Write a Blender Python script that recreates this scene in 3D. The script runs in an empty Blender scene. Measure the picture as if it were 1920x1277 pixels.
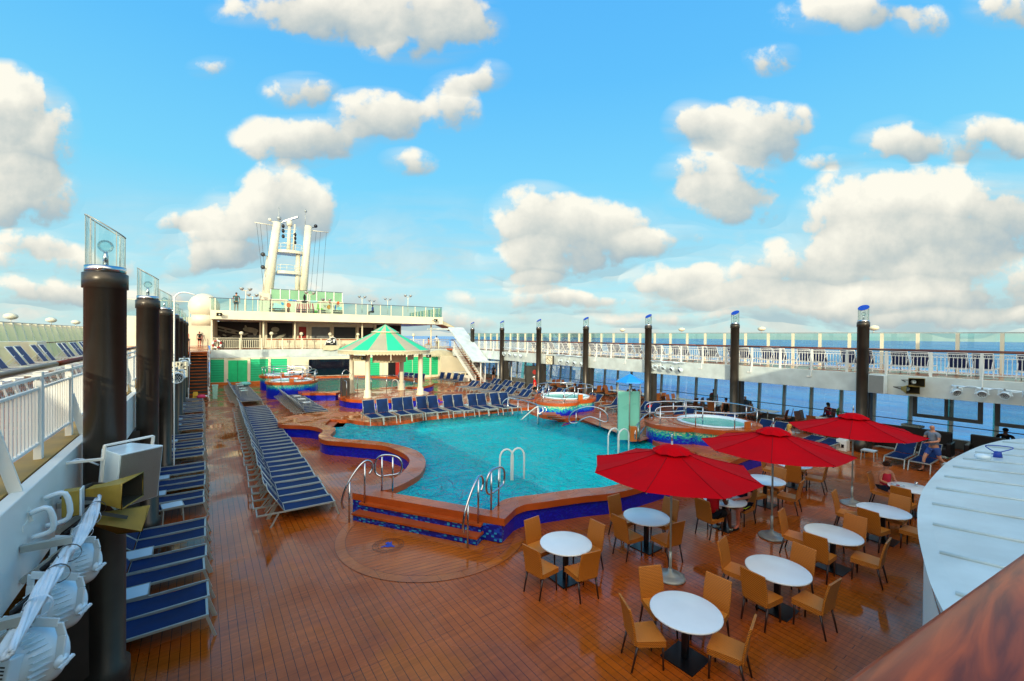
import bpy, bmesh, math, random
from mathutils import Vector, Matrix
from mathutils.geometry import tessellate_polygon
random.seed(7)
PI=math.pi; R=math.radians
sc=bpy.context.scene; COL=sc.collection
# ---------------------------------------------------------------- camera and measuring helper
F=810.0; PITCH=R(0.5); ROLL=R(0.58); TH=math.atan(582/810)
_s,_c=math.sin(TH),math.cos(TH)
FW=Vector((_s*math.cos(PITCH),_c*math.cos(PITCH),-math.sin(PITCH)))
R0=Vector((_c,-_s,0)); U0=Vector((_s*math.sin(PITCH),_c*math.sin(PITCH),math.cos(PITCH)))
RT=R0*math.cos(ROLL)+U0*math.sin(ROLL); UP=-R0*math.sin(ROLL)+U0*math.cos(ROLL)
CAM=Vector((0,0,5.0))
def ray(u,v): return FW+RT*((u-960)/F)+UP*((638.5-v)/F)
def at(u,v,z=0.0):
    d=ray(u,v); t=(z-CAM.z)/d.z; p=CAM+d*t; return (p.x,p.y,z)
def aty(u,v,y):
    d=ray(u,v); p=CAM+d*(y/d.y); return (p.x,p.y,p.z)
def atx(u,v,x):
    d=ray(u,v); p=CAM+d*(x/d.x); return (p.x,p.y,p.z)
cam=bpy.data.cameras.new('camera'); co=bpy.data.objects.new('camera',cam); COL.objects.link(co)
m=Matrix((RT,UP,-FW)).transposed().to_4x4(); m.translation=CAM; co.matrix_world=m
cam.sensor_width=36; cam.lens=F/1920*36; cam.clip_start=0.05; cam.clip_end=90000
sc.camera=co
# ---------------------------------------------------------------- colours and materials
def lin(h):
    h=h.lstrip('#'); o=[]
    for i in (0,2,4):
        x=int(h[i:i+2],16)/255; o.append(x/12.92 if x<=.04045 else ((x+.055)/1.055)**2.4)
    return (*o,1)
def newmat(name):
    m=bpy.data.materials.new(name); m.use_nodes=True; nt=m.node_tree; nt.nodes.clear()
    out=nt.nodes.new('ShaderNodeOutputMaterial'); return m,nt,out
class N:
    def __init__(s,nt): s.nt=nt
    def __call__(s,t,**k):
        n=s.nt.nodes.new('ShaderNode'+t)
        for a,b in k.items():
            if a.startswith('_'): setattr(n,a[1:],b)
        return n
    def l(s,a,b): s.nt.links.new(a,b)
    def math(s,op,a,b=None,clamp=False):
        n=s.nt.nodes.new('ShaderNodeMath'); n.operation=op; n.use_clamp=clamp
        for i,x in enumerate((a,b)):
            if x is None: continue
            if isinstance(x,(int,float)): n.inputs[i].default_value=x
            else: s.nt.links.new(x,n.inputs[i])
        return n.outputs[0]
    def mix(s,f,a,b,mode='MIX'):
        n=s.nt.nodes.new('ShaderNodeMix'); n.data_type='RGBA'; n.blend_type=mode
        for i,x in ((0,f),(6,a),(7,b)):
            if isinstance(x,(int,float)): n.inputs[i].default_value=x
            elif isinstance(x,tuple): n.inputs[i].default_value=x
            else: s.nt.links.new(x,n.inputs[i])
        return n.outputs[2]
def paint(name,col,rough=.45,metal=0,var=.12,scale=3.0,bump=0.0,bscale=200,spec=.5,coat=0,alpha=1):
    """painted / plastic / metal surface with a little wear in colour and gloss"""
    m,nt,out=newmat(name); n=N(nt)
    b=n('BsdfPrincipled'); n.l(b.outputs[0],out.inputs[0])
    tc=n('TexCoord'); no=n('TexNoise'); no.inputs['Scale'].default_value=scale; no.inputs['Detail'].default_value=6
    n.l(tc.outputs['Object'],no.inputs['Vector'])
    c=lin(col); d=tuple(x*(1-var) for x in c[:3])+(1,); e=tuple(min(1,x*(1+var*.5)) for x in c[:3])+(1,)
    rp=n('ValToRGB'); rp.color_ramp.elements[0].color=d; rp.color_ramp.elements[1].color=e
    rp.color_ramp.elements[0].position=.35; rp.color_ramp.elements[1].position=.7
    n.l(no.outputs[0],rp.inputs[0]); n.l(rp.outputs[0],b.inputs['Base Color'])
    n.l(n.math('ADD',n.math('MULTIPLY',no.outputs[0],.25),rough-.12,True),b.inputs['Roughness'])
    b.inputs['Metallic'].default_value=metal; b.inputs['Specular IOR Level'].default_value=spec
    b.inputs['Coat Weight'].default_value=coat
    if bump:
        n2=n('TexNoise'); n2.inputs['Scale'].default_value=bscale; n.l(tc.outputs['Object'],n2.inputs['Vector'])
        bp=n('Bump'); bp.inputs['Strength'].default_value=bump; bp.inputs['Distance'].default_value=.01
        n.l(n2.outputs[0],bp.inputs['Height']); n.l(bp.outputs[0],b.inputs['Normal'])
    return m
def planks(name,col,dark,w=.13,L=6.5,rot=90,rough=.3,seam=.009,wet=True,gs=1.0):
    m,nt,out=newmat(name); n=N(nt); b=n('BsdfPrincipled'); n.l(b.outputs[0],out.inputs[0])
    tc=n('TexCoord'); mp=n('Mapping'); mp.inputs['Rotation'].default_value=(0,0,R(rot)); n.l(tc.outputs['Object'],mp.inputs[0])
    br=n('TexBrick'); n.l(mp.outputs[0],br.inputs['Vector']); br.offset=.37; br.offset_frequency=3
    br.inputs['Scale'].default_value=1; br.inputs['Brick Width'].default_value=L; br.inputs['Row Height'].default_value=w
    br.inputs['Mortar Size'].default_value=seam*.5; br.inputs['Mortar Smooth'].default_value=.1; br.inputs['Bias'].default_value=0
    c=lin(col); br.inputs['Color1'].default_value=c; br.inputs['Color2'].default_value=tuple(x*.86 for x in c[:3])+(1,)
    br.inputs['Mortar'].default_value=lin(dark)
    st=n('Mapping'); st.inputs['Rotation'].default_value=(0,0,R(rot)); st.inputs['Scale'].default_value=(.25,6,1); n.l(tc.outputs['Object'],st.inputs[0])
    g=n('TexNoise'); g.inputs['Scale'].default_value=4; g.inputs['Detail'].default_value=8; n.l(st.outputs[0],g.inputs['Vector'])
    big=n('TexNoise'); big.inputs['Scale'].default_value=.35*gs; big.inputs['Detail'].default_value=5; big.inputs['Roughness'].default_value=.6; n.l(tc.outputs['Object'],big.inputs['Vector'])
    r1=n('ValToRGB'); r1.color_ramp.elements[0].position=.3; r1.color_ramp.elements[0].color=(.72,.72,.72,1); r1.color_ramp.elements[1].position=.7; r1.color_ramp.elements[1].color=(1.12,1.12,1.12,1)
    n.l(g.outputs[0],r1.inputs[0])
    c1=n.mix(1.0,br.outputs['Color'],r1.outputs[0],'MULTIPLY')
    r2=n('ValToRGB'); r2.color_ramp.elements[0].position=.38; r2.color_ramp.elements[0].color=(.66,.55,.5,1); r2.color_ramp.elements[1].position=.62; r2.color_ramp.elements[1].color=(1.08,1.06,1.04,1)
    n.l(big.outputs[0],r2.inputs[0])
    c2=n.mix(.75,c1,r2.outputs[0],'MULTIPLY'); n.l(c2,b.inputs['Base Color'])
    # wet film: patches with a near mirror gloss, drier patches between
    b.inputs['Specular IOR Level'].default_value=.36
    if wet:
        w2=n('TexNoise'); w2.inputs['Scale'].default_value=.55*gs; w2.inputs['Detail'].default_value=7; w2.inputs['Roughness'].default_value=.55; w2.inputs['Distortion'].default_value=.4
        n.l(tc.outputs['Object'],w2.inputs['Vector'])
        r3=n('ValToRGB'); r3.color_ramp.elements[0].position=.40; r3.color_ramp.elements[0].color=(rough+.14,)*3+(1,); r3.color_ramp.elements[1].position=.60; r3.color_ramp.elements[1].color=(rough*.2,)*3+(1,)
        n.l(w2.outputs[0],r3.inputs[0]); n.l(r3.outputs[0],b.inputs['Roughness'])
    else: b.inputs['Roughness'].default_value=rough
    bp=n('Bump'); bp.inputs['Strength'].default_value=.2; bp.inputs['Distance'].default_value=.004
    h=n.math('SUBTRACT',n.math('MULTIPLY',g.outputs[0],.35),n.math('MULTIPLY',br.outputs['Fac'],1.2)); n.l(h,bp.inputs['Height'])
    n.l(bp.outputs[0],b.inputs['Normal'])
    return m
def glass(name,tint='#f2faf8',gloss=.05,rough=.0):
    m,nt,out=newmat(name); n=N(nt); t=n('BsdfTransparent'); t.inputs[0].default_value=lin(tint)
    g=n('BsdfGlossy'); g.inputs['Roughness'].default_value=rough
    fr=n('Fresnel'); fr.inputs[0].default_value=1.45; mx=n('MixShader')
    n.l(n.math('ADD',n.math('MULTIPLY',fr.outputs[0],.6),gloss*.3,True),mx.inputs[0]); n.l(t.outputs[0],mx.inputs[1]); n.l(g.outputs[0],mx.inputs[2])
    n.l(mx.outputs[0],out.inputs[0]); return m
def tiles(name,c1,c2,c3,size=.03,grout='#0a1a55',rough=.25):
    """small square mosaic of three colours, random per tile"""
    m,nt,out=newmat(name); n=N(nt); b=n('BsdfPrincipled'); n.l(b.outputs[0],out.inputs[0])
    tc=n('TexCoord'); sx=n('SeparateXYZ'); n.l(tc.outputs['Object'],sx.inputs[0])
    q=n.math('ADD',sx.outputs[0],n.math('MULTIPLY',sx.outputs[1],1.31))
    cx=n('CombineXYZ'); n.l(n.math('FLOOR',n.math('DIVIDE',q,size)),cx.inputs[0]); n.l(n.math('FLOOR',n.math('DIVIDE',sx.outputs[2],size)),cx.inputs[1])
    wn=n('TexWhiteNoise'); wn.noise_dimensions='2D'; n.l(cx.outputs[0],wn.inputs['Vector'])
    rp=n('ValToRGB'); rp.color_ramp.interpolation='CONSTANT'; e=rp.color_ramp.elements
    e[0].color=lin(c1); e[1].position=.6; e[1].color=lin(c2); k=e.new(.86); k.color=lin(c3)
    n.l(wn.outputs[0],rp.inputs[0]); n.l(rp.outputs[0],b.inputs['Base Color']); b.inputs['Roughness'].default_value=rough
    return m
def gradmosaic(name):
    m,nt,out=newmat(name); n=N(nt); b=n('BsdfPrincipled'); n.l(b.outputs[0],out.inputs[0])
    tc=n('TexCoord'); sx=n('SeparateXYZ'); n.l(tc.outputs['Object'],sx.inputs[0])
    an=n.math('MULTIPLY',n.math('ARCTAN2',sx.outputs[1],sx.outputs[0]),1.8)
    s=.035; cx=n('CombineXYZ'); n.l(n.math('FLOOR',n.math('DIVIDE',an,s)),cx.inputs[0]); n.l(n.math('FLOOR',n.math('DIVIDE',sx.outputs[2],s)),cx.inputs[1])
    wn=n('TexWhiteNoise'); wn.noise_dimensions='2D'; n.l(cx.outputs[0],wn.inputs['Vector'])
    wv=n('TexNoise'); wv.inputs['Scale'].default_value=1.3; n.l(tc.outputs['Object'],wv.inputs['Vector'])
    t=n.math('ADD',n.math('MULTIPLY',n.math('SUBTRACT',sx.outputs[2],.48),1.3),n.math('ADD',n.math('MULTIPLY',n.math('SUBTRACT',wn.outputs[0],.5),.42),n.math('MULTIPLY',n.math('SUBTRACT',wv.outputs[0],.5),.3)),True)
    rp=n('ValToRGB'); rp.color_ramp.interpolation='CONSTANT'; e=rp.color_ramp.elements
    e[0].color=lin('#0620b8'); e[1].position=.44; e[1].color=lin('#0a6fc0')
    for p,c in ((.54,'#0aa59a'),(.66,'#52c3a0'),(.80,'#c9cf9c')): k=e.new(p); k.color=lin(c)
    n.l(t,rp.inputs[0]); n.l(rp.outputs[0],b.inputs['Base Color']); b.inputs['Roughness'].default_value=.3
    return m
def water(name,tint,deep,scale=1.6,strength=.5,fac=.35,dist=.12):
    """surface that lets the tiled basin show through, scatters a little of its own colour and mirrors the sky on its ripples"""
    m,nt,out=newmat(name); n=N(nt)
    tc=n('TexCoord'); mp=n('Mapping'); mp.inputs['Scale'].default_value=(1,1,.2); mp.inputs['Rotation'].default_value=(0,0,R(25)); n.l(tc.outputs['Object'],mp.inputs[0])
    a=n('TexNoise'); a.inputs['Scale'].default_value=scale; a.inputs['Detail'].default_value=3; a.inputs['Distortion'].default_value=1.6; n.l(mp.outputs[0],a.inputs['Vector'])
    a2=n('TexNoise'); a2.inputs['Scale'].default_value=scale*4; a2.inputs['Detail'].default_value=2; a2.inputs['Distortion'].default_value=1.0; n.l(mp.outputs[0],a2.inputs['Vector'])
    h=n.math('ADD',a.outputs[0],n.math('MULTIPLY',a2.outputs[0],.22))
    bp=n('Bump'); bp.inputs['Strength'].default_value=strength; bp.inputs['Distance'].default_value=dist; n.l(h,bp.inputs['Height'])
    t=n('BsdfRefraction'); t.inputs['Color'].default_value=lin(tint); t.inputs['IOR'].default_value=1.2; t.inputs['Roughness'].default_value=0; n.l(bp.outputs[0],t.inputs['Normal'])
    d=n('BsdfDiffuse'); d.inputs[0].default_value=lin(deep); n.l(bp.outputs[0],d.inputs['Normal'])
    m1=n('MixShader'); m1.inputs[0].default_value=fac; n.l(t.outputs[0],m1.inputs[1]); n.l(d.outputs[0],m1.inputs[2])
    g=n('BsdfGlossy'); g.inputs['Roughness'].default_value=.03; n.l(bp.outputs[0],g.inputs['Normal'])
    fr=n('Fresnel'); fr.inputs[0].default_value=1.33; n.l(bp.outputs[0],fr.inputs['Normal'])
    m2=n('MixShader'); n.l(n.math('MULTIPLY',fr.outputs[0],.55),m2.inputs[0]); n.l(m1.outputs[0],m2.inputs[1]); n.l(g.outputs[0],m2.inputs[2])
    n.l(m2.outputs[0],out.inputs[0]); return m
def seamat():
    m,nt,out=newmat('sea_water'); n=N(nt); b=n('BsdfPrincipled'); n.l(b.outputs[0],out.inputs[0])
    tc=n('TexCoord'); h=None
    mp=n('Mapping'); mp.inputs['Rotation'].default_value=(0,0,R(35)); mp.inputs['Scale'].default_value=(1,.45,1); n.l(tc.outputs['Object'],mp.inputs[0])
    for s,w in ((.02,3.0),(.1,1.5),(.45,.55),(1.6,.16)):
        t=n('TexNoise'); t.inputs['Scale'].default_value=s; t.inputs['Detail'].default_value=3; n.l(mp.outputs[0],t.inputs['Vector'])
        x=n.math('MULTIPLY',t.outputs[0],w); h=x if h is None else n.math('ADD',h,x)
    bp=n('Bump'); bp.inputs['Strength'].default_value=1; bp.inputs['Distance'].default_value=1.4; n.l(h,bp.inputs['Height'])
    n.l(bp.outputs[0],b.inputs['Normal'])
    b.inputs['Roughness'].default_value=.2; b.inputs['IOR'].default_value=1.33; b.inputs['Specular IOR Level'].default_value=.16
    t=n('TexNoise'); t.inputs['Scale'].default_value=.02; t.inputs['Detail'].default_value=6; n.l(mp.outputs[0],t.inputs['Vector'])
    rp=n('ValToRGB'); rp.color_ramp.elements[0].position=.35; rp.color_ramp.elements[0].color=lin('#1a6cc2'); rp.color_ramp.elements[1].position=.7; rp.color_ramp.elements[1].color=lin('#5faee2')
    n.l(t.outputs[0],rp.inputs[0]); n.l(rp.outputs[0],b.inputs['Base Color'])
    return m
def weave(name,col,dark,sc_=1.0):
    m,nt,out=newmat(name); n=N(nt); b=n('BsdfPrincipled'); n.l(b.outputs[0],out.inputs[0])
    tc=n('TexCoord'); w1=n('TexWave'); w1.wave_type='BANDS'; w1.bands_direction='Z'; w1.inputs['Scale'].default_value=14*sc_; w1.inputs['Distortion'].default_value=1.2; w1.inputs['Detail'].default_value=1
    w2=n('TexWave'); w2.bands_direction='DIAGONAL'; w2.inputs['Scale'].default_value=22*sc_; w2.inputs['Distortion'].default_value=.6
    n.l(tc.outputs['Object'],w1.inputs[0]); n.l(tc.outputs['Object'],w2.inputs[0])
    f=n.math('MULTIPLY',n.math('ADD',w1.outputs['Fac'],w2.outputs['Fac']),.5)
    n.l(n.mix(f,lin(dark),lin(col)),b.inputs['Base Color']); b.inputs['Roughness'].default_value=.42
    bp=n('Bump'); bp.inputs['Strength'].default_value=.6; bp.inputs['Distance'].default_value=.006; n.l(f,bp.inputs['Height']); n.l(bp.outputs[0],b.inputs['Normal'])
    return m
def lines(name,col,dark,axis='Z',scale=3.0,rough=.5,strength=.6):
    """boards or louvres: sharp repeated grooves"""
    m,nt,out=newmat(name); n=N(nt); b=n('BsdfPrincipled'); n.l(b.outputs[0],out.inputs[0])
    tc=n('TexCoord'); sx=n('SeparateXYZ'); n.l(tc.outputs['Object'],sx.inputs[0])
    fr=n.math('FRACT',n.math('MULTIPLY',sx.outputs['XYZ'.index(axis)],scale))
    g=n.math('LESS_THAN',fr,.12); no=n('TexNoise'); no.inputs['Scale'].default_value=1.2; no.inputs['Detail'].default_value=5; n.l(tc.outputs['Object'],no.inputs['Vector'])
    c0=n.mix(n.math('MULTIPLY',no.outputs[0],.35),lin(col),tuple(x*.6 for x in lin(col)[:3])+(1,))
    n.l(n.mix(g,c0,lin(dark)),b.inputs['Base Color']); b.inputs['Roughness'].default_value=rough
    bp=n('Bump'); bp.inputs['Strength'].default_value=strength; bp.inputs['Distance'].default_value=.03; n.l(fr,bp.inputs['Height']); n.l(bp.outputs[0],b.inputs['Normal'])
    return m
def woodgrain(name,c1,c2):
    m,nt,out=newmat(name); n=N(nt); b=n('BsdfPrincipled'); n.l(b.outputs[0],out.inputs[0]); tc=n('TexCoord')
    mp=n('Mapping'); mp.inputs['Scale'].default_value=(2.5,22,22); n.l(tc.outputs['Object'],mp.inputs[0])
    g=n('TexNoise'); g.inputs['Scale'].default_value=1.6; g.inputs['Detail'].default_value=9; g.inputs['Distortion'].default_value=.8; n.l(mp.outputs[0],g.inputs['Vector'])
    rp=n('ValToRGB'); rp.color_ramp.elements[0].position=.36; rp.color_ramp.elements[0].color=lin(c2); rp.color_ramp.elements[1].position=.62; rp.color_ramp.elements[1].color=lin(c1)
    n.l(g.outputs[0],rp.inputs[0]); n.l(rp.outputs[0],b.inputs['Base Color']); b.inputs['Roughness'].default_value=.3; b.inputs['Specular IOR Level'].default_value=.22
    bp=n('Bump'); bp.inputs['Strength'].default_value=.15; bp.inputs['Distance'].default_value=.002; n.l(g.outputs[0],bp.inputs['Height']); n.l(bp.outputs[0],b.inputs['Normal']); return m
M=dict(
 deck=planks('wet_teak_deck','#c2601a','#2c1408',w=.13),
 diag=planks('diagonal_teak','#c2621e','#3a2214',w=.13,rot=10),
 plain=planks('teak_border','#c66a26','#5a361c',w=.5,L=2.4,rough=.25),
 terr=planks('terrace_teak','#c4601c','#4a2a16',w=.16,rough=.28),
 coping=planks('coping_top','#cc6426','#6a2c10',w=.9,L=1.9,rough=.22,gs=2),
 copside=paint('coping_edge','#b4501c',.35,var=.18,scale=1.5),
 tread=paint('varnished_tread','#b54f1a',.4,var=.2,scale=2,spec=.3), stread=paint('worn_tread','#a4501e',.8,var=.2,scale=2,spec=.1), gpanel=paint('green_panel','#7fb58c',.35,var=.1,scale=.6),
 blue=tiles('cobalt_tile','#0a17a8','#0b1fc4','#0a2fb0'),
 mosaic=tiles('mixed_mosaic','#0a1c8e','#0c46bf','#2a9ed0',size=.04),
 grad=gradmosaic('faded_mosaic'),
 midtile=tiles('pale_aqua_tile','#4cfff6','#40faf2','#6cfff8',size=.1),
 pooltile=tiles('turquoise_tile','#1cc4ea','#20c8ee','#18bce2',size=.12),
 pooldeep=tiles('blue_pool_tile','#0884dc','#0c8ce2','#067ad0',size=.12),
 farpool=tiles('sea_green_tile','#1fae9a','#25b8a2','#1aa392',size=.15),
 water=water('pool_water','#d2ffff','#0ff0f0',fac=.46,strength=1,dist=.45),
 water2=water('far_pool_water','#c8fff0','#17a890',fac=.35,scale=1.2),
 tubwater=water('tub_water','#e8fff6','#7fdcc0',fac=.5,scale=2,strength=.15),
 sea=seamat(),
 white=paint('white_paint','#e9ebe4',.4,var=.08,scale=1.5),
 cream=paint('cream_paint','#e6dfc2',.45,var=.1,scale=.8),
 roofw=paint('white_roof_panel','#ccd8d6',.34,var=.16,scale=1.6),
 shell=paint('tub_shell','#d9ecf4',.15,var=.05),
 grey=paint('grey_paint','#6c7274',.4),
 dgrey=paint('dark_grey_paint','#3a3c3a',.4),
 bronze=paint('dark_bronze_column','#46413a',.34,metal=.5,var=.2,scale=2),
 pier=paint('dark_pier','#3b3833',.5,var=.2),
 steel=paint('polished_steel','#c9ccd0',.16,metal=1,var=.05),
 alu=paint('grey_aluminium','#aab0aa',.38,metal=.35,var=.1,scale=8),
 sling=paint('blue_sling','#0a2a58',.7,var=.35,scale=2.5,bump=.2,bscale=300,spec=.2),
 slingd=paint('navy_sling','#152f63',.6,var=.15,scale=4),
 wicker=weave('honey_wicker','#ee9230','#6a2f08'),
 wickerd=weave('brown_wicker','#b06a34','#5c3012'),
 legw=paint('dark_brown_leg','#3a1d12',.35),
 black=paint('black_metal','#0e0f12',.35),
 top=paint('white_laminate','#f2f6f4',.22,var=.03),
 red=paint('red_canvas','#c4000e',.85,var=.14,scale=1.2,bump=.9,bscale=2.2,spec=.08),
 wood=woodgrain('varnished_handrail','#bc4a10','#702206'),
 woodr=paint('brown_handrail','#6e3418',.3,var=.2),
 green=lines('green_board','#26cc8c','#0a7a4c',scale=4.2),
 greenp=paint('green_door','#10c87e',.45,var=.1),
 roofg=paint('green_roof_stripe','#30d896',.5,var=.08,scale=1),
 roofb=paint('beige_roof_stripe','#b9b08e',.5,var=.08,scale=1),
 canvas=paint('cream_canvas','#cfc6a2',.7,var=.15,scale=2),
 dglass=paint('dark_glazing','#0a1220',.06,var=.1,spec=.8),
 mural_bg=paint('black_mural_wall','#15120f',.6),
 chalk=paint('chalk_drawing','#9a9a88',.8),
 glassc=glass('clear_glass'), glasst=glass('pale_green_glass','#e2f5f1',.08), glassd=glass('deep_green_glass','#b4dccb',.12),
 glassw=glass('window_glass','#eef6f6',.1),
 horn=paint('mustard_plastic','#a08a34',.45,var=.15,scale=6), hornd=paint('horn_inside','#2a2412',.6),
 mesh=lines('speaker_mesh','#b9c2c0','#6f7c7e','Z',55,.5),
 cable=paint('white_cable','#d9e6ee',.5),
 bluecap=paint('blue_cap','#1a3fa8',.4), skyroof=paint('sky_blue_canvas','#1f8fe0',.5,var=.08), showerg=paint('aqua_panel','#86d8c4',.3,var=.1,scale=1),
 skin=paint('skin','#c98a6c',.5,var=.08), skind=paint('dark_skin','#5a3424',.5), skinr=paint('sunburnt_skin','#c66f58',.5),
 tan=paint('tan_gutter','#a8843a',.6,var=.3,scale=2), redp=paint('red_paint','#a3241c',.5), yellow=paint('yellow_plastic','#e0b020',.5),
 orange=paint('orange_wood','#c76a24',.4,var=.15), olive=paint('olive_fabric','#7a6a45',.7), lime=paint('lime_cloth','#7fc030',.7),
)
def cloth(c): 
    k='cloth'+c
    if k not in M: M[k]=paint('cloth_'+c.strip('#'),c,.8,var=.15,scale=8,spec=.2)
    return M[k]
# ---------------------------------------------------------------- mesh builder
class MB:
    def __init__(s): s.v=[]; s.f=[]; s.mi=[]; s.sm=[]
    def add(s,v,f,mi=0,sm=False):
        o=len(s.v); s.v+= [tuple(p) for p in v]; s.f+=[tuple(i+o for i in q) for q in f]; s.mi+=[mi]*len(f); s.sm+=[sm]*len(f); return s
    def bx(s,x0,x1,y0,y1,z0,z1,mi=0):
        v=[(x,y,z) for z in (z0,z1) for y in (y0,y1) for x in (x0,x1)]
        return s.add(v,[(0,2,3,1),(4,5,7,6),(0,1,5,4),(2,6,7,3),(0,4,6,2),(1,3,7,5)],mi)
    def obx(s,c,ax,ay,az,mi=0):
        """box from centre and three half-axis vectors"""
        c,ax,ay,az=map(Vector,(c,ax,ay,az)); v=[c+ax*i+ay*j+az*k for k in (-1,1) for j in (-1,1) for i in (-1,1)]
        return s.add(v,[(0,2,3,1),(4,5,7,6),(0,1,5,4),(2,6,7,3),(0,4,6,2),(1,3,7,5)],mi)
    def bar(s,a,b,w,h,mi=0,up=(0,0,1)):
        a,b=Vector(a),Vector(b); d=(b-a); L=d.length
        if L<1e-6: return s
        d/=L; u=Vector(up)
        if abs(d.dot(u))>.98: u=Vector((1,0,0))
        sd=d.cross(u).normalized(); u=sd.cross(d)
        return s.obx((a+b)/2,d*L/2,sd*w/2,u*h/2,mi)
    def tube(s,pts,r,n=8,closed=False,mi=0,sm=True):
        P=[Vector(p) for p in pts]; K=len(P); v=[]; f=[]; pu=None
        rr=r if isinstance(r,(list,tuple)) else [r]*K
        for i in range(K):
            if closed: d=P[(i+1)%K]-P[i-1]
            else: d=P[min(i+1,K-1)]-P[max(i-1,0)]
            if d.length<1e-9: d=Vector((0,0,1))
            d.normalize()
            if pu is None: pu=Vector((0,0,1)) if abs(d.z)<.9 else Vector((1,0,0))
            u=(pu-d*pu.dot(d)).normalized(); pu=u; w=d.cross(u)
            for k in range(n):
                a=2*PI*k/n; v.append(P[i]+(u*math.cos(a)+w*math.sin(a))*rr[i])
        for i in range(K if closed else K-1):
            j=(i+1)%K
            for k in range(n): f.append((i*n+k,i*n+(k+1)%n,j*n+(k+1)%n,j*n+k))
        if not closed: f.append(tuple(range(n-1,-1,-1))); f.append(tuple(range((K-1)*n,K*n)))
        return s.add(v,f,mi,sm)
    def lathe(s,prof,n=24,c=(0,0),mi=0,sm=True,cap=True,a0=0):
        v=[]; f=[]; K=len(prof)
        for r,z in prof:
            for k in range(n): a=a0+2*PI*k/n; v.append((c[0]+r*math.cos(a),c[1]+r*math.sin(a),z))
        for i in range(K-1):
            for k in range(n): f.append((i*n+k,i*n+(k+1)%n,(i+1)*n+(k+1)%n,(i+1)*n+k))
        if cap: f.append(tuple(range(n-1,-1,-1))); f.append(tuple(range((K-1)*n,K*n)))
        return s.add(v,f,mi,sm)
    def poly(s,outer,z,holes=(),mi=0,flip=False):
        loops=[[Vector((p[0],p[1],0)) for p in outer]]+[[Vector((p[0],p[1],0)) for p in h] for h in holes]
        tr=tessellate_polygon(loops); pts=[(p.x,p.y,z) for l in loops for p in l]; f=[]
        for t in tr:
            a,b,c=[Vector(pts[i]) for i in t]
            nz=(b-a).cross(c-a).z
            if (nz<0)!=flip: t=(t[0],t[2],t[1])
            f.append(tuple(t))
        return s.add(pts,f,mi)
    def wall(s,loop,z0,z1,mi=0,closed=True):
        K=len(loop); v=[(p[0],p[1],z) for z in (z0,z1) for p in loop]
        return s.add(v,[(i,(i+1)%K,K+(i+1)%K,K+i) for i in range(K if closed else K-1)],mi)
    def prism(s,outer,z0,z1,holes=(),mi=0,ms=None):
        ms=mi if ms is None else ms
        s.poly(outer,z1,holes,mi); s.poly(outer,z0,holes,ms,True); s.wall(outer,z0,z1,ms)
        for h in holes: s.wall(h,z0,z1,ms)
        return s
    def ball(s,c,r,n=12,m=8,mi=0,sz=1.0,sy=1.0,sx=1.0):
        v=[(c[0],c[1],c[2]-r*sz)]; f=[]
        for i in range(1,m):
            t=PI*i/m
            for k in range(n): a=2*PI*k/n; v.append((c[0]+r*sx*math.sin(t)*math.cos(a),c[1]+r*sy*math.sin(t)*math.sin(a),c[2]-r*sz*math.cos(t)))
        v.append((c[0],c[1],c[2]+r*sz)); L=len(v)-1
        for k in range(n): f.append((0,1+(k+1)%n,1+k)); f.append((L,L-n+k,L-n+(k+1)%n))
        for i in range(m-2):
            for k in range(n): f.append((1+i*n+k,1+i*n+(k+1)%n,1+(i+1)*n+(k+1)%n,1+(i+1)*n+k))
        return s.add(v,f,mi,True)
    def build(s,name,mats,parent=None,loc=None,rz=0,bevel=0,label=None):
        me=bpy.data.meshes.new(name); me.from_pydata(s.v,[],s.f); 
        if not isinstance(mats,(list,tuple)): mats=[mats]
        for x in mats: me.materials.append(M[x] if isinstance(x,str) else x)
        me.polygons.foreach_set('material_index',s.mi); me.polygons.foreach_set('use_smooth',s.sm); me.update()
        bm=bmesh.new(); bm.from_mesh(me); bmesh.ops.recalc_face_normals(bm,faces=bm.faces)
        bm.to_mesh(me); bm.free()
        o=bpy.data.objects.new(name,me); COL.objects.link(o)
        if parent: o.parent=parent
        if loc: o.location=loc
        if rz: o.rotation_euler=(0,0,rz)
        if bevel:
            b=o.modifiers.new('bevel','BEVEL'); b.width=bevel; b.segments=2; b.limit_method='ANGLE'; b.angle_limit=R(50)
        if label: o['label']=label
        return o
def T(name,label,cat,loc=(0,0,0),rz=0,group=None):
    o=bpy.data.objects.new(name,None); COL.objects.link(o); o.location=loc; o.rotation_euler=(0,0,rz)
    o.empty_display_size=.2; return tag(o,label,cat,group)
def tag(o,label,cat,group=None):
    o['label']=label; o['category']=cat
    if group: o['group']=group
    return o
def struct(o): o['kind']='structure'; return o
def kids(o): return KID.get(o.name,[])
KID={}
def reg(root): # remember children once, so copies stay fast
    allo=[x for x in bpy.data.objects if x.parent]
    def rec(r):
        KID[r.name]=[x for x in allo if x.parent==r]
        for x in KID[r.name]: rec(x)
    rec(root); return root
def dup(root,loc,rz=None,label=None,group=None,scale=None):
    def rec(o,par):
        c=o.copy(); COL.objects.link(c)
        if par: c.parent=par
        for ch in KID.get(o.name,[]): rec(ch,c)
        return c
    r=rec(root,None); r.location=loc
    if rz is not None: r.rotation_euler=(0,0,rz)
    if label: r['label']=label
    if group: r['group']=group
    if scale: r.scale=(scale,)*3
    return r
class Proto:
    """first use moves the prototype itself, later uses copy it"""
    def __init__(s,root): s.r=reg(root); s.used=False
    def put(s,loc,rz,label,group=None,scale=None):
        if not s.used:
            s.used=True; s.r.location=loc; s.r.rotation_euler=(0,0,rz); s.r['label']=label
            if group: s.r['group']=group
            if scale: s.r.scale=(scale,)*3
            return s.r
        return dup(s.r,loc,rz,label,group,scale)
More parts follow.
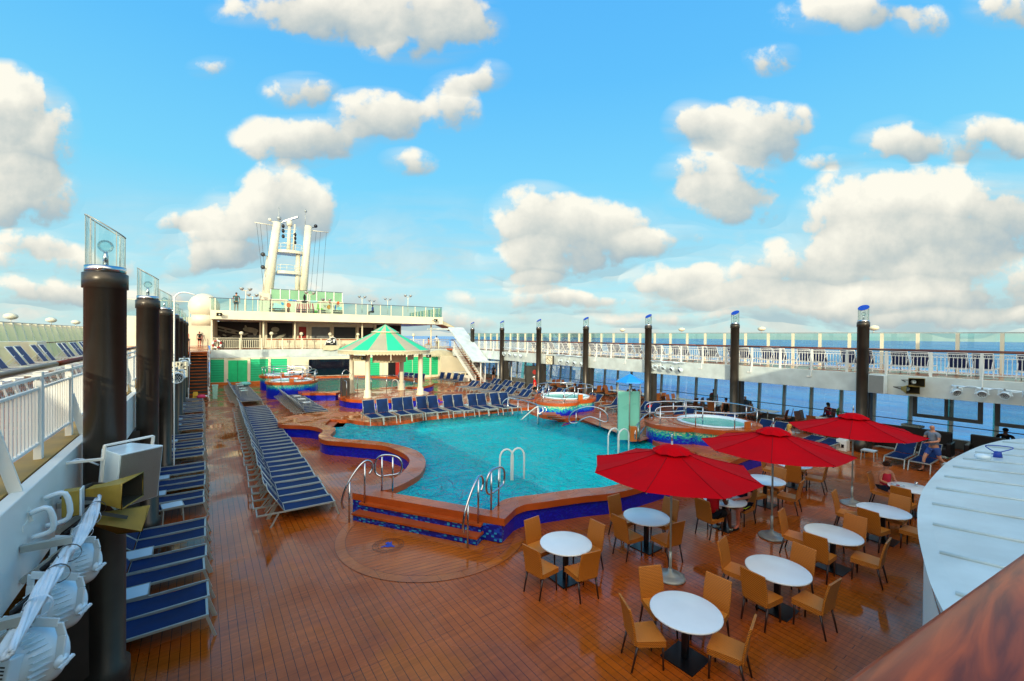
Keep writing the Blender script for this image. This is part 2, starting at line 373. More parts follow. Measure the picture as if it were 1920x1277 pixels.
ORD='first second third fourth fifth sixth seventh eighth ninth tenth eleventh twelfth thirteenth fourteenth fifteenth sixteenth seventeenth eighteenth nineteenth twentieth'.split()
TENS={2:'twenty',3:'thirty',4:'forty'}
def nth(i):
    if i<20: return ORD[i]
    k=i+1; t,u=divmod(k,10); return {2:'twentieth',3:'thirtieth',4:'fortieth'}[t] if u==0 else TENS[t]+'-'+ORD[u-1]
def cr(pts,n=6,closed=False):
    """Catmull-Rom through pts"""
    P=[Vector((p[0],p[1],p[2] if len(p)>2 else 0)) for p in pts]; K=len(P); out=[]
    for i in range(K if closed else K-1):
        a=P[i-1] if (closed or i>0) else P[0]; b=P[i]; c=P[(i+1)%K]; d=P[(i+2)%K] if (closed or i+2<K) else P[-1]
        for k in range(n):
            t=k/n; out.append(.5*((2*b)+(c-a)*t+(2*a-5*b+4*c-d)*t*t+(3*b-a-3*c+d)*t**3))
    if not closed: out.append(P[-1])
    return [tuple(x) for x in out]
def offset(loop,d):
    """move a closed loop inwards by d (outwards if negative)"""
    K=len(loop); A=sum(loop[i][0]*loop[(i+1)%K][1]-loop[(i+1)%K][0]*loop[i][1] for i in range(K)); sg=1 if A>0 else -1; o=[]
    for i in range(K):
        a,b,c=Vector(loop[i-1][:2]),Vector(loop[i][:2]),Vector(loop[(i+1)%K][:2])
        n1=Vector((-(b-a).y,(b-a).x)); n2=Vector((-(c-b).y,(c-b).x))
        if n1.length<1e-9: n1=n2
        if n2.length<1e-9: n2=n1
        n1.normalize(); n2.normalize(); n=(n1+n2)
        if n.length<.3: n=n1
        n.normalize(); q=b+n*sg*d/max(.5,n.dot(n1)); o.append((q.x,q.y,0))
    return o
# ================================================================ world, sun, sea
SUN_AZ=math.atan2(-.62,-.78); SUN_EL=R(15)
SD=Vector((math.sin(SUN_AZ)*math.cos(SUN_EL),math.cos(SUN_AZ)*math.cos(SUN_EL),math.sin(SUN_EL)))
def build_world():
    w=bpy.data.worlds.new('World'); sc.world=w; w.use_nodes=True; nt=w.node_tree; nt.nodes.clear(); n=N(nt)
    out=nt.nodes.new('ShaderNodeOutputWorld'); bg=n('Background'); n.l(bg.outputs[0],out.inputs[0]); bg.inputs[1].default_value=.15
    sky=n('TexSky'); sky.sky_type='NISHITA'; sky.sun_disc=False; sky.sun_elevation=SUN_EL; sky.sun_rotation=SUN_AZ; sky.altitude=0; sky.air_density=1; sky.dust_density=.6; sky.ozone_density=1.6
    tc=n('TexCoord'); sp=n('SeparateXYZ'); n.l(tc.outputs['Generated'],sp.inputs[0])
    X,Y,Z=sp.outputs
    # blue of the day: richer towards the zenith, pale cyan low down
    rp=n('ValToRGB'); e=rp.color_ramp.elements; e[0].position=0; e[0].color=(3.0,4.4,4.4,1); e[1].position=.75; e[1].color=(.42,2.4,5.4,1)
    k=e.new(.12); k.color=(2.2,4.3,4.9,1); k=e.new(.3); k.color=(1.05,3.75,5.4,1); k=e.new(.5); k.color=(.62,3.0,5.5,1)
    n.l(n.math('MAXIMUM',Z,0.0),rp.inputs[0])
    base=n.mix(.92,sky.outputs[0],rp.outputs[0])
    # cumulus bank: clumps at fixed bearings and heights over the sea, broken up by noise
    fd=n.math('ADD',n.math('MULTIPLY',X,_s),n.math('MULTIPLY',Y,_c)); rd=n.math('SUBTRACT',n.math('MULTIPLY',X,_c),n.math('MULTIPLY',Y,_s))
    den=n.math('MAXIMUM',n.math('ABSOLUTE',fd),.15)
    A=n.math('DIVIDE',rd,den); B=n.math('DIVIDE',Z,den)
    cv=n('CombineXYZ'); n.l(A,cv.inputs[0]); n.l(B,cv.inputs[1])
    nz=n('TexNoise'); nz.inputs['Scale'].default_value=7; nz.inputs['Detail'].default_value=9; nz.inputs['Roughness'].default_value=.58; n.l(cv.outputs[0],nz.inputs['Vector'])
    nw=n('TexNoise'); nw.inputs['Scale'].default_value=3.2; nw.inputs['Detail'].default_value=3; n.l(cv.outputs[0],nw.inputs['Vector'])
    # warp the coordinates so that the clumps billow
    wv=n('VectorMath'); wv.operation='SUBTRACT'; n.l(nw.outputs['Color'],wv.inputs[0]); wv.inputs[1].default_value=(.5,.5,.5)
    ws=n('VectorMath'); ws.operation='SCALE'; n.l(wv.outputs[0],ws.inputs[0]); ws.inputs['Scale'].default_value=.11
    wa=n('VectorMath'); wa.operation='ADD'; n.l(cv.outputs[0],wa.inputs[0]); n.l(ws.outputs[0],wa.inputs[1])
    nz2=n('TexNoise'); nz2.inputs['Scale'].default_value=19; nz2.inputs['Detail'].default_value=8; n.l(cv.outputs[0],nz2.inputs['Vector'])
    C=[(30,260,120,110,1),(40,370,110,70,.9),(10,200,70,70,.9),
       (640,20,230,60,1),(800,60,130,70,1),(560,180,70,38,.7),(560,278,118,48,.95),(700,225,85,55,1),(840,205,60,50,.7),(760,315,60,28,.6),
       (520,375,70,58,1.2),(440,440,100,70,1),(580,400,55,55,1),(400,490,90,30,.7),(110,500,170,40,.45),(60,470,80,30,.5),
       (1010,420,100,70,1),(1120,440,110,60,.9),(1010,490,110,40,.8),(1000,530,60,22,.6),
       (1300,235,75,50,1),(1420,240,110,65,1.1),(1340,330,120,60,.75),(1360,380,110,45,.65),
       (1680,265,80,45,.9),(1840,265,110,45,.9),(1620,400,130,85,1),(1780,400,190,85,1),(1700,470,190,60,.9),(1490,500,110,60,.9),(1330,540,130,40,.7),(1800,520,180,60,.6),(1440,100,50,30,.6),(1580,25,140,40,.65),(1720,50,60,35,.5),(1880,20,80,40,.6),
       (700,600,260,22,.5),(330,420,60,20,.4),(860,160,60,22,.5),(1000,560,160,22,.5),(1240,600,160,16,.5),(1800,590,200,24,.6),(100,560,160,28,.6),(1240,455,90,26,.5),(920,150,40,24,.5),(400,130,40,24,.35),(1560,300,60,20,.4),(640,560,160,40,.4),(1150,570,200,26,.35),(1600,565,320,40,.75),(1250,520,90,34,.7),(1700,540,160,30,.7),(250,560,200,30,.45)]
    acc=None; shd=None
    for (u,v,ru,rv,wt) in C:
        a,b=(u-960)/810,(634-v)/810
        s1=n('VectorMath'); s1.operation='SUBTRACT'; n.l(wa.outputs[0],s1.inputs[0]); s1.inputs[1].default_value=(a,b,0)
        s2=n('VectorMath'); s2.operation='MULTIPLY'; n.l(s1.outputs[0],s2.inputs[0]); s2.inputs[1].default_value=(810/ru/1.15,810/rv/1.15,0)
        dt=n('VectorMath'); dt.operation='DOT_PRODUCT'; n.l(s2.outputs[0],dt.inputs[0]); n.l(s2.outputs[0],dt.inputs[1])
        f=n.math('MULTIPLY',n.math('MAXIMUM',n.math('SUBTRACT',1.0,dt.outputs['Value']),0.0),wt)
        d2=n('VectorMath'); d2.operation='DOT_PRODUCT'; n.l(s2.outputs[0],d2.inputs[0]); d2.inputs[1].default_value=(-.35,1,0)
        g=n.math('MULTIPLY',f,d2.outputs['Value'])
        acc=f if acc is None else n.math('ADD',acc,f); shd=g if shd is None else n.math('ADD',shd,g)
    bil=n.math('SUBTRACT',n.math('ADD',n.math('MULTIPLY',nz.outputs[0],1.0),n.math('MULTIPLY',nz2.outputs[0],.5)),.75)
    dens=n.math('ADD',n.math('MINIMUM',acc,1.0),n.math('MULTIPLY',bil,2.5))
    mr=n('MapRange'); mr.interpolation_type='SMOOTHSTEP'; n.l(dens,mr.inputs[0]); mr.inputs[1].default_value=.15; mr.inputs[2].default_value=.66
    present=n.math('MULTIPLY',acc,3.5,True); mask=n.math('MULTIPLY',mr.outputs[0],present)
    # evening side of the sky, unseen: pale gold, brightened to add fill on deck
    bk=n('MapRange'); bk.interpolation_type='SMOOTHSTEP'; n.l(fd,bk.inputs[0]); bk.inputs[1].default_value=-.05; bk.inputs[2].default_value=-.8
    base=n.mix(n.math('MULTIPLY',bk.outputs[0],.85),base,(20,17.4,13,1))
    # thin high haze streaks near the horizon
    sm=n('Mapping'); sm.inputs['Scale'].default_value=(1.2,9,1); n.l(cv.outputs[0],sm.inputs[0])
    st=n('TexNoise'); st.inputs['Scale'].default_value=2.4; st.inputs['Detail'].default_value=6; n.l(sm.outputs[0],st.inputs['Vector'])
    low=n('MapRange'); n.l(B,low.inputs[0]); low.inputs[1].default_value=.36; low.inputs[2].default_value=.02
    streak=n.math('MULTIPLY',n.math('MULTIPLY',n.math('MULTIPLY',n.math('SUBTRACT',st.outputs[0],.42),4.0,True),low.outputs[0]),.8)
    veil=n.math('MULTIPLY',n.math('MULTIPLY',acc,1.6,True),n.math('MULTIPLY',n.math('SUBTRACT',st.outputs[0],.36),3.2,True)); mask=n.math('MAXIMUM',mask,n.math('MULTIPLY',veil,.6))
    mask=n.math('MAXIMUM',mask,streak)
    lm=n('Mapping'); lm.inputs['Scale'].default_value=(1,2.6,1); n.l(wa.outputs[0],lm.inputs[0])
    ln=n('TexNoise'); ln.inputs['Scale'].default_value=5.5; ln.inputs['Detail'].default_value=8; ln.inputs['Roughness'].default_value=.55; n.l(lm.outputs[0],ln.inputs['Vector'])
    lw=n('MapRange'); n.l(B,lw.inputs[0]); lw.inputs[1].default_value=.33; lw.inputs[2].default_value=.07
    lr=n('MapRange'); lr.interpolation_type='SMOOTHSTEP'; n.l(n.math('ADD',ln.outputs[0],n.math('MULTIPLY',A,.05)),lr.inputs[0]); lr.inputs[1].default_value=.43; lr.inputs[2].default_value=.6
    mask=n.math('MAXIMUM',mask,n.math('MULTIPLY',n.math('MULTIPLY',lr.outputs[0],lw.outputs[0]),.75))
    rel=n.math('DIVIDE',shd,n.math('MAXIMUM',acc,.05))
    sh=n.math('ADD',n.math('ADD',n.math('MULTIPLY',rel,.85),.62),n.math('MULTIPLY',bil,1.15))
    cr_=n('ValToRGB'); e=cr_.color_ramp.elements; e[0].position=.08; e[0].color=(2.2,2.75,3.0,1); e[1].position=1.0; e[1].color=(5.6,5.35,4.6,1); k=e.new(.4); k.color=(3.3,3.5,3.3,1); k=e.new(.7); k.color=(4.5,4.4,3.9,1)
    n.l(sh,cr_.inputs[0])
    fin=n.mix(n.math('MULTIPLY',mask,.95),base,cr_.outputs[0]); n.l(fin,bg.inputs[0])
    sun=bpy.data.lights.new('sun','SUN'); sun.energy=2.7; sun.angle=R(.5); sun.color=(1,.9,.66)
    so=bpy.data.objects.new('sun',sun); COL.objects.link(so); so.rotation_euler=SD.to_track_quat('Z','Y').to_euler()
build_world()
sc.view_settings.view_transform='Standard'; sc.view_settings.look='None'; sc.view_settings.exposure=.3; sc.view_settings.gamma=1
b=MB()
# sea: one sheet with finer cells near the ship
b.add([(-60000,-60000,-24),(60000,-60000,-24),(60000,60000,-24),(-60000,60000,-24)],[(0,1,2,3)])
o=struct(b.build('sea','sea')); o['label']='deep blue sea with small waves reaching the horizon'
# ================================================================ pool outlines
px=lambda L,z=.6:[at(u,v,z) for u,v in L]
outer=px([(660,924),(946,973)])+cr(px([(967,953),(985,946),(1012,942),(1090,931),(1174,920)])+[(13.2,8.05,0),(15.0,7.9,0),(16.6,8.0,0),(18.2,8.0,0)],5)
outer+=cr([(20.3,8.6,0),(20.9,10.4,0),(20.6,12.4,0),(19.6,14.2,0),(19.2,17.5,0),(20.6,19.6,0),(20.6,21.6,0),(19.6,23.4,0),(17.5,24.4,0)],5)
outer+=cr([(12.0,24.6,0),(7.5,25.2,0),(5.6,26.2,0)]+px([(568,776),(535,782),(523,788),(521,793),(532,796.5),(568,798),(590,800.5),(603,805),(604,810),(598,815),(599,821),(612,826),(640,828.5),(680,832),(720,836),(746,845),(762,854),(768,864),(763,876),(750,889),(733,899),(705,908),(683,913)]),5)
inner=px([(712,920),(879,949),(923,957)])+cr(px([(931,948),(942,938),(965,932),(1007,927),(1080,917),(1154,909)])+[(13.2,8.75,0),(14.9,8.75,0)],4)
inner+=cr([(15.6,9.4,0),(15.3,10.4,0),(15.75,11.5,0)],3)
inner+=cr(px([(1224,813),(1199,810),(1162,801),(1130,794),(1104,788),(1085,783)]),3)
inner+=cr([(16.1,17.4,0),(15.6,18.6,0),(15.9,20.2,0)],3)
inner+=cr(px([(1003,763),(975,765),(946,767.5),(900,772),(870,775),(830,779),(800,782),(770,787),(745,790),(720,791.5),(690,791.5),(672,790),(656,787)]),3)
inner+=px([(619,786.5),(608,796)])+cr(px([(622,799),(628,802.5),(629,806),(624,811),(620,815),(624,819),(640,822.5),(680,825),(712,828),(745,834),(777,843),(792,853),(798,865),(796,876),(787,889),(770,900),(748,911),(728,918)]),4)
def clean(l):
    o=[]
    for p in l:
        if not o or (abs(p[0]-o[-1][0])+abs(p[1]-o[-1][1]))>.03: o.append((p[0],p[1],0))
    return o
outer=clean(outer); inner=clean(inner)
far_out=clean(px([(566,737)])+[(8.3,34.4,0),(9.0,35.2,0),(13.4,35.4,0)]+cr([(15.5,34.8,0),(17.6,36.8,0),(18.4,40.5,0),(17.6,44.5,0),(15.6,47.4,0),(13.0,48.9,0),(10.0,49.4,0)],4)+[(7.0,49.4,0),(6.0,47.0,0),(6.0,40,0)])
far_in=clean([(6.9,36.4,0),(8.2,35.4,0),(9.1,36.0,0),(13.4,36.2,0)]+cr([(15.1,36.2,0),(16.6,37.8,0),(17.2,40.5,0),(16.5,43.9,0),(14.7,46.6,0),(12.6,48.0,0),(10.0,48.6,0)],4)+[(7.9,48.5,0),(7.0,46.4,0),(7.0,41,0)])
# ================================================================ main deck
DX0,DX1,DY0,DY1=-7.4,29.4,-6.0,68.0
b=MB(); b.prism([(DX0,DY0),(DX1,DY0),(DX1,DY1),(DX0,DY1)],-.5,0,[offset(outer,.3),offset(far_out,.3)])
o=struct(b.build('main_deck','deck')); o['label']='wet orange teak main deck with dark seams'
# half round apron of diagonal planks in front of the pool steps, with its curved border
cx,cy,rr=4.85,10.15,2.1
A_=Vector((3.41,12.3)); D_=Vector((.545,-.838)); NN=Vector((-.838,-.545))
def arc(r,n=40,a0=112,a1=322): return [(cx+r*math.cos(R(a0+(a1-a0)*i/n)),cy+r*1.02*math.sin(R(a0+(a1-a0)*i/n)),0) for i in range(n+1)]
b=MB(); b.poly(arc(rr),.004); struct(b.build('steps_apron','diag'))['label']='half round apron of diagonal planks before the pool steps'
b=MB(); ro,ri=arc(rr+.24),arc(rr); 
for i in range(len(ro)-1): b.add([(*ro[i][:2],.008),(*ro[i+1][:2],.008),(*ri[i+1][:2],.008),(*ri[i][:2],.008)],[(0,1,2,3)])
struct(b.build('apron_border','plain'))['label']='pale curved border of the apron'
# dark seam around border
b=MB()
for rad in (rr,rr+.24):
    p=[(x,y,.010) for x,y,z in arc(rad)]; q=[(x,y,.010) for x,y,z in arc(rad+.007)]
    for i in range(len(p)-1): b.add([p[i],p[i+1],q[i+1],q[i]],[(0,1,2,3)])
struct(b.build('apron_seam','legw'))
# seal set into the planks
b=MB(); sx_,sy_=at(728,1023)[:2]
def ring(b,c,r0,r1,z,n=48,a0=0,a1=360):
    for i in range(n):
        a,d=R(a0+(a1-a0)*i/n),R(a0+(a1-a0)*(i+1)/n)
        b.add([(c[0]+r0*math.cos(a),c[1]+r0*math.sin(a),z),(c[0]+r1*math.cos(a),c[1]+r1*math.sin(a),z),(c[0]+r1*math.cos(d),c[1]+r1*math.sin(d),z),(c[0]+r0*math.cos(d),c[1]+r0*math.sin(d),z)],[(0,1,2,3)])
sealr=T('deck_seal','','emblem'); ring(b,(sx_,sy_),.355,.365,.012); b.build('outer_ring','legw',sealr); b=MB(); ring(b,(sx_,sy_),.235,.243,.012); b.build('inner_ring','legw',sealr); tag(sealr,'round dark seal with a blue figure set in the planks before the steps','emblem')
rs=random.Random(3); b=MB()
for i in range(46):
    if i==23: b.build('lettering','legw',sealr); b=MB()
    if i in (22,23,45,0): continue
    a=R(i*360/46)
    for k in range(3):
        r_=.265+.024*k+rs.uniform(0,.006); w=R(rs.uniform(.8,2.4))
        b.add([(sx_+r_*math.cos(a-w),sy_+r_*math.sin(a-w),.012),(sx_+(r_+.014)*math.cos(a-w),sy_+(r_+.014)*math.sin(a-w),.012),(sx_+(r_+.014)*math.cos(a+w),sy_+(r_+.014)*math.sin(a+w),.012),(sx_+r_*math.cos(a+w),sy_+r_*math.sin(a+w),.012)],[(0,1,2,3)])
b.build('lettering','legw',sealr)
ux,uy=Vector((.812,-.584)),Vector((.584,.812)) 
def sp(L): return [(sx_+ux.x*a+uy.x*c,sy_+ux.y*a+uy.y*c,0) for a,c in L]
b=MB(); b.poly(sp([(-.05,.17),(.0,.12),(.03,.2),(.07,.05),(.12,-.02),(.18,-.05),(.16,-.1),(.08,-.07),(.03,-.11),(-.06,-.08),(-.13,-.13),(-.15,-.09),(-.07,-.02),(-.02,.02),(-.09,.06),(-.09,.12)]),.013)
b.build('seal_figure','bluecap',sealr)
# ================================================================ pools
def pool(name,label,cat,outer,inner,z,wz,depth,tile,wmat,lanes=None,strip=None):
    t=T(name,label,cat)
    lip=.18
    b=MB(); b.prism(outer,z-lip,z,[inner],0,1); b.build('coping',['coping','copside'],t,bevel=.02)
    o2=offset(outer,.06)
    b=MB(); b.wall(o2,-.02,z-lip); b.build('outer_wall','blue',t)
    b=MB(); b.wall(offset(inner,-.05),-depth,z-lip); b.build('inner_wall','blue',t)
    b=MB(); b.poly(offset(inner,-.05),-depth); 
    b.build('basin_floor',tile,t)
    b=MB(); b.poly(offset(inner,-.045),wz); b.build('water_surface',wmat,t)
    return t
mp_=pool('swimming_pool','large curved swimming pool with turquoise water and a raised wooden rim','pool',outer,inner,.6,.42,1.0,'pooltile','water')
# darker shelves along both sides and the shallow end, as in the basin
b=MB(); b.poly(cr([(8.5,9.3,0),(8.5,20.8,0),(5.9,22.3,0),(4.9,22.0,0),(5.6,18.2,0),(6.6,15.5,0),(6.0,12.9,0),(4.5,12.0,0),(6.0,9.0,0)],1),-.96); b.build('deep_shelf','pooldeep',mp_)
b=MB(); b.poly([(14.0,9.2,0),(15.4,9.8,0),(15.2,11.6,0),(16.0,17.4,0),(15.4,20.0,0),(14.0,20.6,0)],-.96); b.build('deep_shelf','pooldeep',mp_)
b=MB(); b.poly([(8.5,20.0,0),(14.0,19.0,0),(14.0,20.6,0),(8.5,21.6,0)],-.95); b.build('deep_shelf','pooldeep',mp_)
b=MB(); b.poly([(8.6,9.1,0),(13.85,9.0,0),(13.85,19.6,0),(8.6,20.4,0)],.22); b.wall([(8.6,9.1,0),(13.85,9.0,0),(13.85,19.6,0),(8.6,20.4,0)],-1,.22); b.build('raised_floor','midtile',mp_)
for nm,x,y0,y1 in (('lane_line',8.55,9.4,20.5),('lane_line',13.9,9.6,20.0)):
    b=MB(); b.bx(x-.035,x+.035,y0,y1,.30,.32); b.build(nm,'shell',mp_)
pool('plunge_pool','smaller green pool behind the striped gazebo','pool',far_out,far_in,.6,.42,1.2,'farpool','water2')
# planked terrace that lies inside the rim on the far and right hand sides
b=MB(); b.poly(clean(cr([(19.7,12.6,0),(18.9,14.2,0),(18.6,17.4,0),(18.4,18.2,0)],3)+[(16.9,17.6,0),(15.9,14.2,0),(15.1,11.7,0),(16.6,11.9,0)]),.604)
o=struct(b.build('pool_terrace','terr')); o['label']='planked terrace between the two hot tubs'
# entry steps
t=T('pool_steps','two long wooden steps with blue mosaic risers up to the pool rim','steps')
def along(d,n,z): p=A_+D_*d+NN*n; return (p.x,p.y,z)
for (z,n,d0,d1,mz) in ((.42,.10,.32,4.0,.24),(.22,.34,.28,4.02,.03)):
    L=[along(d0,-.3,0),along(d1,-.3,0),along(d1,n,0),along(d0,n,0)]
    b=MB(); b.prism(L,z-.05,z); b.build('tread','tread',t,bevel=.012)
    L=[along(d0+.02,-.32,0),along(d1-.02,-.32,0),along(d1-.02,n-.05,0),along(d0+.02,n-.05,0)]
    b=MB(); b.prism(L,mz-.02,z-.05); b.build('riser','mosaic',t)
L=[along(-.02,-.2,0),along(4.2,-.2,0),along(4.2,.5,0),along(-.02,.5,0)]
b=MB(); b.prism(L,0,.006); b.build('floor_border','plain',t)
b=MB(); L=[along(-.0,-.3,0),along(4.5,-.3,0),along(4.5,-.035,0),along(0,-.035,0)]; b.prism(L,.02,.41); b.build('mosaic_wall','mosaic',t)
# steps into the pool at the right and notch at the far left
def stepset(label,A,B,nrm,zs,w=.32):
    t=T('pool_entry_steps',label,'steps'); A=Vector(A);B=Vector(B);nrm=Vector(nrm).normalized()
    for i,z in enumerate(zs):
        q=[A,B,B+nrm*w*(i+1),A+nrm*w*(i+1)]; b=MB(); b.prism([(p.x,p.y,0) for p in q],z-.045,z); b.build('tread','tread',t,bevel=.01)
        q=[A,B,B+nrm*(w*(i+1)-.04),A+nrm*(w*(i+1)-.04)]; b=MB(); b.prism([(p.x,p.y,0) for p in q],z-.2,z-.045); b.build('riser','blue',t)
stepset('wooden steps down into the pool left of the nearest hot tub',at(1201,812,.6)[:2],at(1229,817,.6)[:2],(-.85,-.5),(.56,.44,.33),.28)
stepset('wooden steps with blue risers beside the middle hot tub',at(1078,786,.6)[:2],at(1058,792,.6)[:2],(-.8,-.25),(.56,.47),.14)
stepset('narrow wooden steps in the far left notch of the pool',at(620,787,.58)[:2],at(610,796,.58)[:2],(.9,-.3),(.5,.42),.4)
# ================================================================ hot tubs
def hot_tub(label,c,lobe,group='round hot tubs with faded mosaic walls',ground=0.0,sign=None):
    t=T('hot_tub',label,'hot tub',(c[0],c[1],0),0,group)
    R1,R2=1.82,1.2
    lx,ly=lobe
    b=MB(); b.lathe([(R1,-.3),(R1,1.12)],56,cap=False); b.lathe([(R2,-.3),(R2,1.118)],40,(lx,ly),cap=False); b.build('wall','grad',t)
    def annul(c0,r0,r1,z0,z1,n=56,b=None):
        O=[(c0[0]+r1*math.cos(2*PI*i/n),c0[1]+r1*math.sin(2*PI*i/n),0) for i in range(n)]; I=[(r0*math.cos(2*PI*i/n),r0*math.sin(2*PI*i/n),0) for i in range(n)]
        b.prism(O,z0,z1,[I],0,1)
    b=MB(); annul((0,0),1.5,R1+.1,1.12,1.32,b=b); b.build('wooden_rim',['coping','copside'],t,bevel=.015)
    b=MB(); n=40
    O=[(lx+(R2+.08)*math.cos(2*PI*i/n),ly+(R2+.08)*math.sin(2*PI*i/n),0) for i in range(n)]
    O=[p for p in O if math.hypot(p[0],p[1])>R1-.2]
    # keep the part of the lobe outside the round basin
    k0=max(range(len(O)),key=lambda i: math.hypot(O[i][0]-O[i-1][0],O[i][1]-O[i-1][1])); O=O[k0:]+O[:k0]
    b.prism(O,1.13,1.30,mi=0,ms=1); b.build('landing',['coping','copside'],t)
    b=MB(); b.lathe([(1.52,1.33),(1.52,1.37),(1.40,1.385),(1.34,1.33),(1.28,1.0),(.9,.85),(.2,.83)],48,cap=False); b.build('shell','shell',t)
    b=MB(); b.lathe([(1.33,1.27),(.001,1.27)],40,cap=False); b.build('water_surface','tubwater',t)
    b=MB(); a=math.atan2(-.81,-.58)+.45; p=(1.66*math.cos(a),1.66*math.sin(a)); q=Vector((-math.sin(a),math.cos(a),0)); w=Vector((math.cos(a),math.sin(a),0))
    b.obx((*p,1.47),q*.16,w*.04,(0,0,.15)); b.build('backrest','orange',t,bevel=.01)
    # railing on the rim, open towards the landing
    al=math.atan2(ly,lx); pts=[(1.72*math.cos(al+R(x)),1.72*math.sin(al+R(x)),1.98) for x in range(38,325,12)]
    b=MB(); b.tube(pts,.028,8); b.build('handrail','steel',t)
    for x in (40,90,140,190,240,290,322):
        a=al+R(x); b=MB(); b.tube([(1.72*math.cos(a),1.72*math.sin(a),1.3),(1.72*math.cos(a),1.72*math.sin(a),1.98)],.024,8); b.build('rail_post','steel',t)
    # stair rails at the landing
    for sgn in (-1,1):
        n_=Vector((-math.sin(al),math.cos(al),0))*sgn*.62; base=Vector((lx,ly,0))+Vector((math.cos(al),math.sin(al),0))*.9+n_; bk=Vector((math.cos(al),math.sin(al),0))*.35+n_*1.3+Vector((lx,ly,0))*.3
        pts=cr([(bk.x,bk.y,2.08),((bk+base).x/2,(bk+base).y/2,2.1),(base.x,base.y,2.05),(base.x+math.cos(al)*.22,base.y+math.sin(al)*.22,1.85),(base.x+math.cos(al)*.1,base.y+math.sin(al)*.1,1.62),((bk+base).x/2,(bk+base).y/2,1.62),(bk.x,bk.y,1.66)],4)
        b=MB(); b.tube(pts,.026,8); b.build('stair_rail','steel',t)
        b=MB(); b.tube([(base.x,base.y,.75),(base.x,base.y,2.05)],.024,8); b.build('rail_post','steel',t)
        b=MB(); b.tube([(bk.x,bk.y,1.3),(bk.x,bk.y,2.08)],.024,8); b.build('rail_post','steel',t)
    return t
hot_tub('nearest round hot tub at the right end of the pool',(18.5,10.35),(-1.45,.95))
hot_tub('round hot tub at the far right corner of the pool, wooden steps on its side',(18.5,20.0),(-1.5,-1.0))
hot_tub('front one of the two hot tubs at the left, bather in it',(5.95,38.7),(.9,.9))
hot_tub('rear one of the two hot tubs at the left, before the green shutters',(6.1,44.6),(1.0,-.6))
# spiral steps on the far right tub
t=T('tub_steps','dark wooden steps climbing the side of the far right hot tub','steps')
for i in range(4):
    p=at(1030+i*9,770+i*4,1.2-i*.2); b=MB(); b.obx((p[0]-.1,p[1]-.1,1.05-i*.2),(.3,-.2,0),(-.2,-.3,0),(0,0,.03)); b.build('tread','tread',t)
# ================================================================ galleries
LX=-1.32; RX=24.36
def gallery(side):
    t0='left' if side<0 else 'right'
    x0,x1=(LX,-7.3) if side<0 else (RX,29.9)
    b=MB(); xa,xb=sorted((x0,x1)); xa,xb=(xa,x0-.135) if side<0 else (x0+.135,xb); b.bx(xa,xb,-6,50 if side>0 else 43.6,3.30,3.5)
    o=struct(b.build('gallery_deck_'+t0,'terr')); 
    b=MB(); b.bx(min(x0,x0+side*.12),max(x0,x0+side*.12),-6,43.6 if side<0 else 46,2.66,3.506); f=b.build('gallery_fascia','roofw' if side>0 else 'white',bevel=.01)
    tag(f,'long white beam along the edge of the %s upper walkway'%t0,'beam')
    b=MB(); b.bx(min(x0+side*.13,x0+side*.4),max(x0+side*.13,x0+side*.4),-6,46,3.501,3.515); struct(b.build('gallery_gutter_'+t0,'tan' if side<0 else 'cream'))
gallery(-1); gallery(1)
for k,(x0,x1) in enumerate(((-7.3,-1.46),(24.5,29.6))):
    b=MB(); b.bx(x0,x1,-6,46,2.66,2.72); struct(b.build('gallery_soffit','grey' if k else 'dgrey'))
# columns -----------------------------------------------------------------
def column():
    t=T('lamp_column','','column',group='tall dark columns with glass lanterns')
    b=MB(); b.lathe([(.27,0),(.27,.42),(.22,.46),(.22,5.60),(.24,5.60),(.24,5.80),(.2,5.82)],28); b.build('shaft','bronze',t)
    b=MB(); b.lathe([(.215,5.82),(.215,5.90)],28); b.build('collar','steel',t)
    # lantern: glass tube cut at a slant
    n=24; v=[]; f=[]; cap=[]
    for k in range(n):
        a=2*PI*k/n; x,y=.2*math.cos(a),.2*math.sin(a); v+=[(x,y,5.9),(x,y,6.45+x*.65)]
    for k in range(n): j=(k+1)%n; f.append((2*k,2*j,2*j+1,2*k+1))
    b=MB(); b.add(v,f,0,True); b.build('lantern_glass','glassc',t)
    b=MB(); P_=[(v[2*k+1][0]*1.02,v[2*k+1][1]*1.02,v[2*k+1][2]) for k in range(n)]; b.tube(P_,.009,5,closed=True)
    for a in (0,50,130,180,230,310): x,y=.2*math.cos(R(a)),.2*math.sin(R(a)); b.bar((x,y,5.9),(x,y,6.45+x*.65),.010,.010)
    b.build('lantern_frame','alu',t)
    b=MB(); b.lathe([(.03,5.92),(.03,6.05),(.022,6.07),(.022,6.1)],10); bb=b.build('bulb_socket','steel',t)
    b=MB(); b.ball((0,0,6.18),.085,14,10); b.build('bulb','glassc',t)
    return t
cp=Proto(column())
for k in range(8):
    y=8.06+5.74*k
    if y<47: cp.put((-1.07,y,0),PI,'%s dark column from the camera along the left walkway'%nth(k),'tall dark columns with glass lanterns')
capm=[]
for k in range(-1,7):
    y=6.55+5.74*k
    lab='%s dark column with slanted lantern from the right end of the right walkway'%nth(k) if k>=0 else 'dark column outside the picture on the right walkway'
    if k<0: continue
    c=cp.put((24.1,y,0),0,lab,'dark columns with slanted blue caps on the right')
    if k<5 or 1:
        b=MB(); L=[]
        for q in range(20):
            a=2*PI*q/20; L.append((.205*math.cos(a),.205*math.sin(a),6.455+.133*math.cos(a)))
        b.add(L,[tuple(range(20))]); b.add([(x,y_,z+.012) for x,y_,z in L],[tuple(range(20))]); b.build('lantern_cap','bluecap',c)
